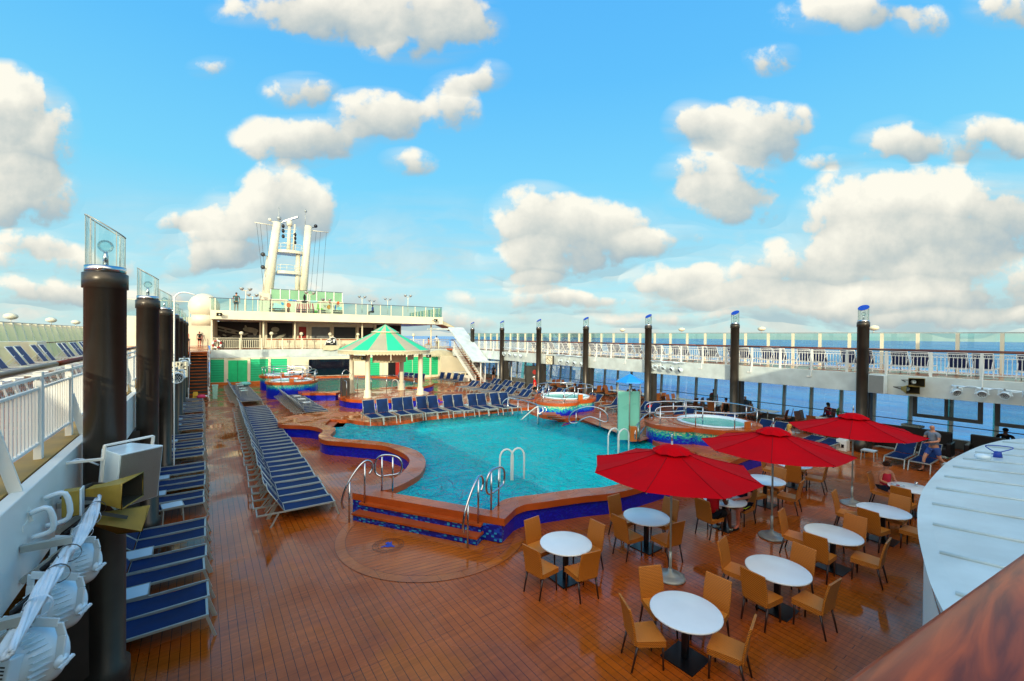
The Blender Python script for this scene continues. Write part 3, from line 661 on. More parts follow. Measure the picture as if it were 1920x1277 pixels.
for side,x,ys in ((-1,-1.4,[8.06+5.74*k for k in range(7)]),(1,24.62,[6.55+5.74*k for k in range(7)])):
    for i,y in enumerate(ys):
        b=MB(); b.bx(x-.2,x+.2,y-.2,y+.2,0,2.655); o=b.build('deck_pier','pier')
        tag(o,'dark pier behind the %s %s column'%(nth(i),'left' if side<0 else 'right'),'pier','dark piers under the walkways')
# railings -----------------------------------------------------------------
def railing_bay(L=5.74,n=48,thick=.018,rings=True,zb=3.6):
    t=T('gallery_railing','','railing',group='white railings of the upper walkways')
    b=MB(); b.tube([(0,0,4.58),(0,L,4.58)],.035,10); b.build('handrail','woodr',t)
    b=MB(); b.bar((0,0,4.47),(0,L,4.47),.045,.03); b.bar((0,0,4.34),(0,L,4.34),.035,.025); b.bar((0,0,zb+.1),(0,L,zb+.1),.04,.03); b.build('rail','white',t)
    st=L/n; b=MB()
    for i in range(n):
        y=(i+.5)*st; b.bx(-.010,.010,y-.011,y+.011,zb+.1,4.34)
    b.build('balusters','white',t)
    b=MB()
    for i in range(n):
        y=(i+.5)*st; K=8; 
        for q in range(K):
            a0,a1=2*PI*q/K,2*PI*(q+1)/K; r0,r1=.038,.052
            b.add([(0,y+r0*math.cos(a0)*.8,4.405+r0*math.sin(a0)),(0,y+r1*math.cos(a0)*.8,4.405+r1*math.sin(a0)),(0,y+r1*math.cos(a1)*.8,4.405+r1*math.sin(a1)),(0,y+r0*math.cos(a1)*.8,4.405+r0*math.sin(a1))],[(0,1,2,3)])
    b.build('ring_band','white',t)
    for k in range(4):
        y=L*(k+.5)/4; b=MB(); b.bx(-.035,.035,y-.045,y+.045,3.45,4.53); b.build('post','white',t,bevel=.004)
    for k in (0,2):
        y=L*(k+.5)/4+.05; b=MB(); b.bar((.0,y,4.1),(.22,y,3.2),.03,.09,up=(1,0,0)); b.bar((.22,y,3.2),(.22,y-.18,3.2),.03,.06); b.build('stay','white',t)
    return t
rb=Proto(railing_bay())
for k in range(-2,7): rb.put((-1.55,8.06+5.74*k,0),0,'white railing bay before the %s left column'%nth(max(k,0)) if k>=0 else 'nearest white railing bays of the left walkway','white railings of the left walkway')
for k in range(-2,7): rb.put((24.55,6.55+5.74*(k+1),0),PI,('white railing bay behind the %s right column'%nth(k)) if k>=0 else 'white railing bay right of the nearest right column','white railings of the right walkway')
# outer glass screens --------------------------------------------------------
def screen(L=5.74,side=1):
    t=T('glass_screen','','windscreen',group='glass windscreens')
    for k in range(4):
        y=L*(k+.5)/4; b=MB(); b.bar((-.06,y,3.3),(-.06,y,5.38),.13,.14); b.build('post','cream',t)
    b=MB(); b.bx(-.015,.015,0,L,3.55,5.38); b.build('pane','glasst',t)
    b=MB(); b.bar((0,0,5.41),(0,L,5.41),.09,.05); b.build('top_rail','alu',t)
    b=MB(); b.tube([(-.12*side,0,4.55),(-.12*side,L,4.55)],.022,6); b.build('grab_rail','woodr',t)
    return t
sp_=Proto(screen())
for k in range(-2,8):
    o=sp_.put((29.8,6.55+5.74*k,0),0,('%s glass windscreen bay from the right, facing the sea'%nth(k+1)) if k>=-1 else 'glass windscreen outside the right edge','glass windscreens of the right walkway')
def screenL(L=5.74):
    t=T('glass_screen','','windscreen',group='glass windscreens of the left walkway')
    for k in range(5):
        y=L*(k+.5)/5; b=MB(); b.add([(x,yy,z) for yy in (y-.06,y+.06) for x,z in ((.15,3.5),(.75,3.5),(.32,5.38),(-.05,5.38))],[(0,1,2,3),(7,6,5,4),(0,4,5,1),(1,5,6,2),(2,6,7,3),(3,7,4,0)]); b.build('post','cream',t)
    b=MB(); b.obx((.2,L/2,4.45),(.24,0,-.98),(0,L/2,0),(.01,0,.003)); b.build('pane','glassd',t)
    b=MB(); b.bar((0,0,5.41),(0,L,5.41),.09,.05); b.build('top_rail','alu',t)
    b=MB(); b.tube([(.55,0,4.45),(.55,L,4.45)],.022,6); b.build('grab_rail','woodr',t)
    return t
sl=Proto(screenL())
for k in range(1,9): sl.put((-7.05,8.06+5.74*k,0),0,'slanted glass windscreen bay number %s from the near end of the left walkway'%nth(k-1),'glass windscreens of the left walkway')
# lower window wall at the right ------------------------------------------------
def winbay(L=5.74):
    t=T('window_wall','','window',group='sea windows under the right walkway')
    b=MB(); b.bx(-.12,.14,0,L,0,.42); b.build('sill_wall','grey',t)
    for k in range(4):
        y=L*(k+.5)/4; b=MB(); b.bar((.0,y,.42),(.15,y,2.68),.13,.16); b.bar((.02,y+.1,.42),(.17,y+.1,2.68),.05,.05,1); b.build('post',['alu','glassd'],t)
    b=MB(); b.obx((.09,L/2,1.55),(.075,0,1.13),(0,L/2,0),(.008,0,0)); b.build('pane','glassw',t)
    b=MB(); b.tube([(-.15,0,1.06),(-.15,L,1.06)],.02,6); b.build('grab_rail','dgrey',t)
    for k in (1,3): b=MB(); b.ball((-.15,L*(k+.5)/4-.1,2.62),.16,12,8,sz=.9); b.build('round_light','dgrey',t)
    return t
wp=Proto(winbay())
for k in range(-2,7): wp.put((28.6,6.55+5.74*k,0),0,('%s bay of sea windows from the right, under the walkway'%nth(k+2)),'sea windows under the right walkway')
# thick framed sliding windows near the right edge
for i,(y0,y1) in enumerate(((3.35,5.7),(.6,3.0),(-2.1,.3))):
    t=T('sliding_window',['thick grey framed sliding window left of its twin','thick grey framed sliding window cut by the right edge','thick grey framed window outside the right edge'][i],'window',(28.35,0,0),0,'grey framed sliding windows')
    b=MB(); b.bx(-.06,.06,y0,y1,2.50,2.64); b.bx(-.06,.06,y0,y1,1.30,1.46); b.bx(-.06,.06,y1-.16,y1,1.46,2.5); b.bx(-.06,.06,y0,y0+.16,1.46,2.5); b.bx(-.06,.06,(y0+y1)/2-.06,(y0+y1)/2+.06,1.46,2.5); b.build('frame','grey',t,bevel=.01)
    b=MB(); b.bx(.0,.01,y0+.16,y1-.16,1.46,2.5); b.build('pane','glassw',t)
# lamps on the windscreens
def saillamp():
    t=T('round_deck_lamp','','lamp'); 
    b=MB(); b.tube([(0,0,0),(0,0,.12)],.02,8); b.build('bracket','white',t)
    b=MB(); b.ball((0,0,.25),.24,16,8,sz=.62); b.build('globe','cream',t); return t
lp=Proto(saillamp())
for i,(u,v) in enumerate([(20,603),(96,607),(142,609)]):
    x,y,z=atx(u,v,-6.9); lp.put((x,y,5.43),0,'%s round white lamp from the left edge on the left windscreen'%nth(i),'round lamps on the windscreens')
for i,u in enumerate([1638,1428,1278,1167]): 
    x,y,z=atx(u,628,29.7); lp.put((x,y,5.43),0,'%s round lamp from the right on the right windscreen'%nth(i),'round lamps on the windscreens')
# ================================================================ forward deckhouse (local frame: x along the front, y behind it)
ANG=-math.atan(.117); E0=Vector((.66,50.7))
ex=Vector((math.cos(ANG),math.sin(ANG))); ey=Vector((-ex.y,ex.x))
def W(l,d,z): p=E0+ex*l+ey*d; return (p.x,p.y,z)
def hit(u,v,d=0.0):
    """point of the vertical plane d metres behind the front, in local coordinates"""
    r=ray(u,v); o=E0+ey*d; nn=ey; t=(o.x*nn.x+o.y*nn.y)/(r.x*nn.x+r.y*nn.y)
    x,y,z=r.x*t,r.y*t,5+r.z*t; q=Vector((x,y))-E0; return (q.dot(ex),d,z)
def hl(u,d=0.0): return hit(u,640,d)[0]
house=T('deckhouse','cream and white two storey deckhouse with green boarded front at the far end','building',(E0.x,E0.y,0),ANG)
LW=24.3
# lower storey
b=MB(); b.bx(-.0,LW+4.2,.0,.3,0,2.66); b.build('wall','cream',house)
def panel(name,u0,u1,z0,z1,mat,d=-.03,th=.05,bev=0):
    a,c=hl(u0),hl(u1); b=MB(); b.bx(a,c,d,d+th,z0,z1); return b.build(name,mat,house,bevel=bev)
for (u0,u1) in ((395,421),(470,503),(508,540),(692,712),(750,773),(774,784),(793,806),(808,822)): panel('shutter',u0,u1,.3,2.5,'green')
dr=panel('door',428,464,.12,2.4,'greenp'); b=MB(); b.bx(hl(446)-.012,hl(446)+.012,-.05,-.03,.12,2.4); b.build('door_gap','black',dr)
panel('door',824,840,.12,2.5,'greenp')
panel('doorway',728,747,.1,2.1,'black'); panel('open_door',742,749,.1,2.1,'redp',-.06,.02)
for u in (423,467,505.5,541,716,786,791,807,823,843): a=hl(u); b=MB(); b.bx(a-.11,a+.11,-.09,.0,0,2.66); b.build('pilaster','cream',house)
w=panel('window',579,656,.62,2.38,'dglass',-.05,.06)
b=MB(); a,c=hl(579),hl(656)
b.bx(a-.08,c+.08,-.10,-.051,.52,.62); b.bx(a-.08,c+.08,-.10,-.051,2.38,2.45); b.bx(a-.08,a,-.1,-.051,.62,2.38); b.bx(c,c+.08,-.1,-.051,.62,2.38); b.build('frame','cream',w)
b=MB(); b.bx(a+2.6,a+5.2,-.07,-.051,.75,1.2); b.build('lit_reflection','showerg',w) if False else None
b=MB(); b.bx(hl(395),hl(541),-.12,.0,0,.26); b.build('plinth','orange',house)
# balcony slab with a shallow curve in the middle
def curve(z): 
    pts=[]
    for i in range(25):
        l=LW*i/24; bow=1.9*math.sin(PI*min(1,max(0,(l-2)/(LW-6))))**1.0 if 2<l<LW-4 else 0
        pts.append((l,-1.0+bow*.55))
    return pts
front=[(x,y+.9,0) for x,y in curve(0)]
b=MB(); b.prism(front+[(LW+4.5,-.1,0),(LW+4.5,14,0),(-.05,14,0)],2.66,3.46); b.build('balcony_slab','roofw',house,bevel=.02)
b=MB(); b.poly([(x,y+.04,0) for x,y,z in front]+[(LW+4.4,.1,0),(LW+4.4,13.9,0),(0,13.9,0)],3.464); b.build('balcony_floor','terr',house)
# balcony railing: posts, balusters, globes
segs=[f for f in front]
b=MB(); b.tube([(x,y+.12,4.58) for x,y,z in segs],.03,6); b.build('balcony_handrail','cream',house)
b=MB()
for z in (4.4,3.62): b.tube([(x,y+.12,z) for x,y,z_ in segs],.022,5)
b.build('balcony_rail','cream',house)
b=MB(); K=150
def fr(l):
    i=min(23,int(l/LW*24)); t=l/LW*24-i; return (l,front[i][1]*(1-t)+front[i+1][1]*t+.12)
for i in range(K): x,y=fr(LW*(i+.5)/K); b.bx(x-.022,x+.022,y-.02,y+.02,3.6,4.42)
b.build('balcony_balusters','cream',house)
for i in range(13): x,y=fr(LW*(i+.3)/13); b=MB(); b.bx(x-.05,x+.05,y-.05,y+.05,3.46,4.6); b.build('railing_post','cream',house)
gl=T('globe_lamp','','lamp'); b=MB(); b.tube([(0,0,0),(0,0,1.5)],.05,8); b.build('pole','cream',gl); b=MB(); b.ball((0,0,1.62),.19,14,10); b.build('globe','cream',gl); gp=Proto(gl)
for i,u in enumerate((452,509,566,621,674,776)):
    l=hl(u,-.1); gp.put(W(l,fr(min(max(l,0),LW-.1))[1],3.46),0,'%s globe lamp from the left on the balcony railing'%nth(i),'globe lamps along the balcony')
# middle storey
b=MB(); b.bx(0.3,hl(752,5),5,5.3,3.46,6.4); b.build('wall','cream',house)
D5=4.95
def p5(name,u0,u1,z0,z1,mat,off=0,th=.04):
    a,c=hl(u0,5),hl(u1,5); b=MB(); b.bx(a,c,D5-off-th,D5-off,z0,z1); return b.build(name,mat,house)
mw=p5('mural_wall',399,491,3.5,6.3,'mural_bg'); 
def disc(b,x,y,z,rx,rz,n=14,rot=0):
    v=[]
    for k in range(n):
        a=2*PI*k/n; p,q=rx*math.cos(a),rz*math.sin(a); v.append((x+p*math.cos(rot)-q*math.sin(rot),y,z+p*math.sin(rot)+q*math.cos(rot)))
    b.add(v,[tuple(range(n))])
b=MB(); a0=hl(412,5)
for (u,z,rx,rz,rot) in ((425,5.55,1.25,.10,-.25),(424,5.25,1.2,.08,-.25),(423,5.4,.1,.3,.1),(437,5.2,.25,.12,0),(470,5.45,.75,.28,-.15),(462,5.6,.12,.4,.3),(478,5.2,.2,.35,0),(460,5.0,.3,.1,.4),(406,4.55,.4,.25,.3),(445,4.75,.5,.1,-.1),(433,4.65,.25,.08,.3),(421,4.85,.2,.1,-.5)):
    disc(b,hl(u,5),D5-.05,z,rx,rz,14,rot)
b.build('chalk_plane','chalk',mw)
mw2=p5('mural_wall',497,548,3.5,6.3,'mural_bg'); b=MB()
for (u,z,rx,rz,rot) in ((516,5.55,.4,.28,0),(516,5.1,.2,.12,0),(524,4.7,.75,.16,.5)): disc(b,hl(u,5),D5-.05,z,rx,rz,16,rot)
b.build('chalk_drawing','chalk',mw2)
dd=p5('door',560,574,3.5,5.9,'redp'); b=MB(); disc(b,hl(567,5),D5-.05,5.0,.22,.22); b.build('porthole','dglass',dd)
p5('shuttered_bar',584,618,4.3,5.9,'grey'); p5('serving_window',626,666,4.4,5.95,'black'); p5('serving_window',673,700,4.0,5.95,'mural_bg'); p5('dark_bay',706,750,3.5,6.3,'mural_bg')
a,c=hl(500,4),hl(704,4); b=MB(); b.bx(a,c,3.2,3.8,4.42,4.5); b.build('counter_top','orange',house); b=MB(); b.bx(a,c,3.3,3.7,3.46,4.42); b.build('counter','cream',house)
for u in (488,499,552,576,623,670,703): l=hl(u,5); b=MB(); b.bx(l-.1,l+.1,D5-.2,D5-.051,3.46,6.4); b.build('pilaster','cream',house)
for u in (494,553,679,808,): l=hl(u,1.2); b=MB(); b.lathe([(.09,3.46),(.09,6.4)],10,(l,1.2)); b.build('column','cream',house)
b=MB(); b.bx(0,.14,.5,5,3.46,6.4); b.build('end_wall','cream',house)
# upper slab and its glass screen
b=MB(); b.prism([(0,0,0),(LW-.8,0,0),(LW-.8,16,0),(-.0,16,0)],6.42,7.28); b.build('upper_slab','cream',house,bevel=.02)
b=MB(); b.poly([(.2,.2,0),(LW-1,.2,0),(LW-1,15.8,0),(.2,15.8,0)],7.285); b.build('upper_floor','terr',house)
b=MB(); b.bx(.05,LW-.9,.05,.08,7.3,8.42); b.build('glass_screen','glasst',house)
b=MB(); b.tube([(-.1,.06,8.47),(LW-.9,.06,8.47)],.03,6); b.build('screen_rail','dgrey',house)
for u in (394,403,431,459,483,509,536,554,564,576,600,623,643,667,689,713,733,755,778,798,813): 
    l=hl(u); b=MB(); b.bx(l-.045,l+.045,.03,.12,7.28,8.45); b.build('screen_post','cream',house)
b=MB(); b.bx(LW-1.0,LW-.94,.05,14,7.3,8.42); b.build('side_screen','glasst',house)
for i in range(9): b=MB(); b.bx(LW-1.05,LW-.93,.8+i*1.5,1.0+i*1.5,7.28,8.45); b.build('screen_post','cream',house)
# sloped tent roof at the right end
b=MB(); b.add([(LW-.8,.2,6.9),(LW-.8,6,6.9),(LW+2.2,1.0,5.7),(LW+2.2,6,5.7)],[(0,1,3,2)]); b.add([(LW-.8,.2,6.88),(LW+2.2,1.0,5.68),(LW-.8,.2,6.4)],[(0,1,2)]); b.build('canopy','canvas',house)
# awnings on the lower front
b=MB(); l0,l1=hl(797),hl(842); K=14
for i in range(K):
    x0,x1=l0+(l1-l0)*i/K,l0+(l1-l0)*(i+1)/K; bow=lambda x:.3*math.sin(PI*(x-l0)/(l1-l0))
    b.add([(x0,-1.0,3.0+bow(x0)),(x1,-1.0,3.0+bow(x1)),(x1,-1.7,2.72),(x0,-1.7,2.72),((x0+x1)/2,-1.71,2.50)],[(0,1,2,3),(3,2,4)])
b.build('awning','canvas',house)
# hull number of horn speakers on the fascia -------------------------------
def horn():
    t=T('horn_speaker','','speaker'); b=MB()
    def rect(w,h,y): return [(-w,y,-h),(w,y,-h),(w,y,h),(-w,y,h)]
    A=rect(.29,.19,-.38); B=rect(.12,.10,.05); C_=rect(.10,.09,.16)
    b.add(A+B+C_,[(0,1,5,4),(1,2,6,5),(2,3,7,6),(3,0,4,7),(4,5,9,8),(5,6,10,9),(6,7,11,10),(7,4,8,11),(8,9,10,11)])
    I=[(x*.95,y+.004,z*.95) for x,y,z in A]; J_=[(x*.95,y-.0,z*.95) for x,y,z in B]
    o=b.build('horn','horn',t); 
    b=MB(); b.add(I+J_,[(0,4,5,1),(1,5,6,2),(2,6,7,3),(3,7,4,0),(4,7,6,5)]); b.build('horn_mouth','hornd',t)
    b=MB(); b.add(*lathe_y([(.001,-.12),(.05,-.13),(.09,-.10),(.10,-.04)],16)); b.build('driver','shell',t)
    b=MB(); b.tube(A,.012,5,closed=True); b.build('lip','horn',t)
    b=MB(); b.bar((-.31,-.1,0),(-.31,.32,.05),.01,.05); b.bar((.31,-.1,0),(.31,.32,.05),.01,.05); b.bar((-.31,.32,.05),(.31,.32,.05),.05,.03); b.build('bracket','dgrey',t)
    return t
def lathe_y(prof,n):
    v=[];f=[];K=len(prof)
    for r,y in prof:
        for k in range(n): a=2*PI*k/n; v.append((r*math.cos(a),y,r*math.sin(a)))
    for i in range(K-1):
        for k in range(n): f.append((i*n+k,i*n+(k+1)%n,(i+1)*n+(k+1)%n,(i+1)*n+k))
    return v,f,0,True
hp=Proto(horn())
hp.put((-.95,7.0,3.1),R(70),'upper mustard horn speaker on the left beam, mouth towards the pool','mustard horn speakers',.78)
h=hp.put((-.93,7.1,2.74),R(130),'lower mustard horn speaker on the left beam, turned away','mustard horn speakers',.78); h.rotation_euler=(R(24),R(12),R(128))
for u,v,rz,lab in ((1712,716,-60,'upper of the two mustard horn speakers on the right beam'),(1699,729,-40,'lower of the two mustard horn speakers on the right beam')):
    x,y,z=atx(u,v,24.05); hp.put((x,y,z),R(rz),lab,'mustard horn speakers',.9)
for u,v,lab in ((412,590,'small horn speaker at the left of the upper white fascia'),(815,601,'small horn speaker at the right of the upper white fascia')):
    l=hit(u,v,-.25); p=W(l[0],-.35,l[2]); hp.put(p,ANG,lab,'small horn speakers of the deckhouse',.8)
# sign on the balcony
t=T('balcony_sign','black domed sign over a sand coloured scroll on the balcony railing','sign',W(0,0,0)[:2]+(0,),ANG)
l=hl(625,-.3); yy=-.0
def sil(pts,y,th=.05):
    b=MB(); K=len(pts); v=[(x,y,z) for x,z in pts]+[(x,y+th,z) for x,z in pts]
    b.add(v,[tuple(range(K)),tuple(range(2*K-1,K-1,-1))]+[(i,(i+1)%K,K+(i+1)%K,K+i) for i in range(K)]); return b
def zz(v): return hit(625,v,-.3)[2]
def ll(u): return hl(u,-.3)
yf=fr(l)[1]-.35
sil([(ll(610),zz(648)),(ll(612),zz(644)),(ll(615),zz(637.5)),(ll(620),zz(636)),(ll(621),zz(633.5)),(ll(626),zz(631.5)),(ll(631),zz(633.5)),(ll(634),zz(639)),(ll(635),zz(648))],yf+.05).build('outline','white',t)
sil([(ll(612),zz(648)),(ll(614),zz(642)),(ll(616),zz(638.5)),(ll(621),zz(637)),(ll(622),zz(634.5)),(ll(626),zz(633)),(ll(630),zz(634.5)),(ll(633),zz(639)),(ll(633.5),zz(648))],yf).build('dome','black',t)
sil([(ll(606),zz(650)),(ll(610),zz(648)),(ll(640),zz(648.2)),(ll(639),zz(652)),(ll(636),zz(655.5)),(ll(627),zz(657.5)),(ll(622),zz(658)),(ll(615),zz(657)),(ll(607),zz(657.3))],yf-.06).build('scroll','canvas',t)
b=MB()
for (u,v,r) in ((616.5,641.5,.1),(620,641,.13),(628.5,638.5,.14),(628.5,641.5,.09)): disc(b,ll(u),yf-.01,zz(v),r,r)
b.bar((ll(621.5),yf-.01,zz(636)),(ll(624.5),yf-.01,zz(641)),.05,.01,up=(0,1,0)); b.bar((ll(621.5),yf-.01,zz(645)),(ll(626.5),yf-.01,zz(644.6)),.05,.01,up=(0,1,0))
b.build('markings','white',t)
# life ring on the balcony rail
t=T('life_ring','red and white life ring hung at the left end of the balcony railing','life ring',W(hl(407,-.2),-.32,4.0)[:3],ANG)
b=MB(); v,f=[],[]
for i in range(24):
    a=2*PI*i/24
    for k in range(8): q=2*PI*k/8; r=.34+.08*math.cos(q); v.append((r*math.cos(a),.08*math.sin(q),r*math.sin(a)))
f=[(i*8+k,i*8+(k+1)%8,((i+1)%24)*8+(k+1)%8,((i+1)%24)*8+k) for i in range(24) for k in range(8)]
b.add(v,f,0,True); b.mi=[(1 if (i//8)%6<3 else 0) for i in range(len(f))]; b.build('ring',['white','redp'],t)
# ================================================================ top block with the painted wall
blk=T('top_block','small white block with a colourful painted wall and green glass above it','building',(E0.x,E0.y,0),ANG)
D=10.5; x0,x1=hl(486,D),hl(643,D); b=MB(); b.bx(x0,x1,D,D+5,7.28,9.35); b.build('wall','cream',blk)
b=MB(); b.bx(x0+1.2,x1-.05,D+.1,D+.14,9.4,10.55); b.bx(x1-.1,x1-.06,D+.1,D+5,9.4,10.55); b.build('green_screen','gpanel',blk)
b=MB(); b.tube([(x0+1.2,D+.1,10.6),(x1-.05,D+.1,10.6),(x1-.05,D+5,10.6)],.035,6); b.build('screen_rail','dgrey',blk)
for i in range(9): l=x0+1.2+(x1-x0-1.3)*i/8; b=MB(); b.bx(l-.05,l+.05,D+.05,D+.15,9.35,10.6); b.build('screen_post','white',blk)
b=MB(); b.bx(x0+.05,x0+1.1,D-.3,D+4,7.28,10.0); b.build('side_wall','cream',blk)
rs=random.Random(11); 
cols=['#e86a2a','#3aa5dc','#c63a5a','#5fb53a','#e0b040','#2a6fd0','#6a3a2a','#7fd0d8']
def pz(u,v): h=hit(u,v,D); return h[0],h[2]
def blob(c,u,v,ru,rv,n=9,jit=.25,y=.02):
    x,z=pz(u,v); x2,_=pz(u+ru,v); _,z2=pz(u,v-rv); rx,rz=abs(x2-x),abs(z2-z); pts=[]
    for k in range(n): a=2*PI*k/n; j=1+rs.uniform(-jit,jit); pts.append((x+rx*j*math.cos(a),z+rz*j*math.sin(a)))
    b=MB(); b.add([(p,D-y,q) for p,q in pts],[tuple(range(n))]); b.build('painted_shape',cloth(c),blk)
for a in (('#f2c9b0',500,570,14,7),('#bfe3e6',515,574,16,7),('#e86a2a',541,572,4.5,4.5,14,.05),('#6a4030',541,581,2.6,5),('#2a6fd0',553,564,5,1.2),('#3aa5dc',545,563,5,1.6),('#3aa5dc',530,570,3,3),('#1f1f22',571,566,8,2.2,10,.1),('#1f1f22',571,558,2.4,6,10,.1),('#9fd8d8',588,566,9,2.6),('#7cc84a',600,579,6,1.6),('#4fae3a',592,585,5,2.5),('#7cc84a',596,574,1.6,5),('#e8a040',616,576,4,4.5),('#7a4a20',619,568,2.6,1.6),('#e86a2a',634,568,3,3),('#2a7ac0',629,576,1.3,6),('#8fd0dc',636,578,5,3),('#e0b040',512,580,3,2),('#5f7a48',508,577,3,2.4)): blob(*a)
# striped reef of pink ribbons in the middle of the painting
for i in range(9):
    u=554+i*4.0; x,z=pz(u,569); x2,z2=pz(u+rs.uniform(-3,3),589)
    b=MB(); b.add([(x-.06,D-.03,z),(x+.05,D-.03,z),(x2+.09,D-.03,z2+.25),(x2-.01,D-.03,z2)],[(0,1,2,3)]); b.build('painted_shape',cloth('#c43058'),blk)
for u0,u1 in ((504,536),(553,590),(596,614),(624,643)):
    xa,xb=hl(u0,9.2),hl(u1,9.2); b=MB(); 
    for q in range(4): b.bx(xa,xb,9.6+q*.02-.02,9.7,7.4+q*.22,7.54+q*.22)
    b.bx(xa,xb,9.3,9.7,7.35,7.42)
    o=b.build('slatted_bench','black',None,(E0.x,E0.y,0),ANG); tag(o,'dark slatted bench, %s from the left, before the painted wall'%nth((504,553,596,624).index(u0)),'bench','benches on the top deck')
# ================================================================ mast
MY=64.0
def mp(u,v,y=MY): return aty(u,v,y)
mast=T('ship_mast','twin cream mast towers with radar, platforms and wire stays above the deckhouse','mast',mp(543,560))
mo=Vector(mast.location)
def ml(u,v,dy=0): return tuple(Vector(aty(u,v,MY+dy))-mo)
b=MB(); b.tube([ml(503,553),ml(511,480),ml(520,417)],[.55,.52,.48],16); b.build('tower','cream',mast)
b=MB(); b.tube([ml(568,556),ml(573,490),ml(578.5,424)],[.52,.49,.46],16); b.build('tower','cream',mast)
b=MB(); b.tube([ml(498,553,1),ml(506,482,1)],[.45,.42],12); b.build('tower_back','cream',mast)
for (v,u0,u1) in ((472,521,568),(511,520,566)):
    a=Vector(ml(u0,v)); c=Vector(ml(u1,v)); cc=(a+c)/2; r=(c-a).length/2
    b=MB(); n=20; K=[(cc.x+r*math.cos(PI+PI*i/n),cc.y+r*.55*math.sin(PI+PI*i/n),0) for i in range(n+1)]+[(cc.x+r,cc.y+2,0),(cc.x-r,cc.y+2,0)]
    b.prism(K,cc.z-.25,cc.z+.1); b.build('platform','cream',mast)
    b=MB(); b.tube([(p[0],p[1],cc.z+.9) for p in K[:n+1]],.03,5); b.tube([(p[0],p[1],cc.z+.5) for p in K[:n+1]],.02,5)
    for i in range(0,n+1,4): b.tube([(K[i][0],K[i][1],cc.z),(K[i][0],K[i][1],cc.z+.9)],.025,5)
    b.build('platform_rail','cream',mast)
b=MB(); b.tube([ml(557,550),ml(559,475)],.28,10); b.build('inner_column','cream',mast)
b=MB(); b.tube([ml(541,470),ml(543,424)],[.26,.18],10); b.build('radar_post','cream',mast)
b=MB(); b.tube([ml(550,470),ml(553,421)],.12,8); b.build('pole','cream',mast)
b=MB(); p=Vector(ml(543,412)); b.obx(p,(.95,-.45,.42),(.08,.12,0),(0,0,.10)); b.build('radar_scanner','alu',mast)
b=MB(); b.tube([ml(543,424),ml(543,414)],.35,10); b.build('radar_motor','cream',mast)
for v in (430,437,445,455): b=MB(); b.bar(ml(530,v),ml(556,v+1),.05,.05); b.build('lattice_bar','cream',mast)
for u,v in ((531,424),(531,433),(531,443),(553,440),(553,447),(553,455)): b=MB(); b.ball(ml(u,v),.2,8,6,sz=1.4); b.build('signal_lamp','black',mast)
b=MB(); b.tube([ml(477,417),ml(515,423)],.06,6); b.build('yardarm','cream',mast)
b=MB(); b.tube([ml(581,432),ml(616,436)],.06,6); b.build('yardarm','cream',mast)
b=MB(); b.tube([ml(506,413),ml(516,419)],.05,6); b.ball(ml(506,412),.22,8,6); b.build('lamp_arm','cream',mast)
b=MB(); b.tube([ml(584,427),ml(592,426)],.05,6); b.ball(ml(592,424),.25,8,6); b.build('lamp_arm','black',mast)
b=MB(); b.tube([ml(523,417),ml(523,388)],.04,6); b.ball(ml(523,409),.3,8,6); b.build('whip_aerial','alu',mast)
b=MB(); b.tube([ml(572,426),ml(573,392)],.04,6); b.ball(ml(573,396),.18,8,6); b.build('whip_aerial','alu',mast)
for a_,c_ in (((481,418),(495,545)),((488,419),(500,545)),((500,420),(507,545)),((593,434),(582,548)),((601,435),(592,550)),((612,436),(603,552))):
    b=MB(); b.tube([ml(*a_),ml(*c_)],.018,4); b.build('stay_wire','dgrey',mast)
for u,v in ((493,479),(493,503)): b=MB(); b.bar(ml(u,v),ml(u+12,v+2),.06,.06); b.ball(ml(u,v-2),.28,8,6); b.build('side_lamp','dgrey',mast)
b=MB()
for v in (548,552,556): b.tube([ml(486,v),ml(612,v+3)],.025,5)
for u in range(486,614,9): b.tube([ml(u,560),ml(u,548)],.025,5)
b.build('base_rail','cream',mast)
# ================================================================ twin headed lamp posts behind
tl=T('twin_lamp_post','','lamp post'); b=MB(); b.tube([(0,0,-3),(0,0,0)],.06,8); b.tube([(-.55,0,0),(.55,0,0)],.04,6); b.build('post','cream',tl)
for s in (-1,1): b=MB(); b.lathe([(.001,.0),(.16,.05),(.34,.32),(.30,.42),(.001,.46)],12,(s*.55,0)); b.build('lamp_head','alu',tl)
tp=Proto(tl)
for i,(u,v,y) in enumerate(((679,559,66),(697,566,76),(727,563,70),(765,557,62),(612,565,58),(581,552,56),(461,545,58),(474,556,60),(595,570,68))):
    p=aty(u,v,y); tp.put(p,0,['tall twin headed lamp post just right of the painted block','shortest twin headed lamp post against the sky','third twin headed lamp post right of the painted block','rightmost twin headed lamp post against the sky','twin headed lamp before the right part of the green glass','twin headed lamp before the middle of the green glass','twin headed lamp left of the green glass, highest one','twin headed lamp left of the green glass, lower one','faint twin headed lamp over the painted wall'][i],'twin headed lamp posts',.75)
# radar dome and wall at the left
p=aty(383,575,62); t=T('radar_dome','white radar dome left of the deckhouse','dome',p); b=MB(); b.ball((0,0,0),1.55,24,14); b.build('dome','cream',t); b=MB(); b.lathe([(1.2,-2.2),(1.2,-.9)],20); b.build('pedestal','cream',t)
wl=T('landing_wall','cream wall closing the left walkway behind the stairs','wall',(0,0,0)); b=MB(); b.bx(-7.3,1.2,66.9,67.2,3.5,7.0); b.bx(-7.3,-1.6,50.2,50.3,3.5,3.6); b.build('wall','cream',wl); b=MB(); b.bx(-7.3,1.2,66.95,67.0,7.0,8.9); b.build('glass_screen','glassc',wl)
b=MB(); b.bx(-7.3,1.2,66.9,67,8.9,8.98)
for i in range(5): b.bx(-7.3+i*2,-7.2+i*2,66.9,67,7,8.9)
b.build('screen_frame','cream',wl)
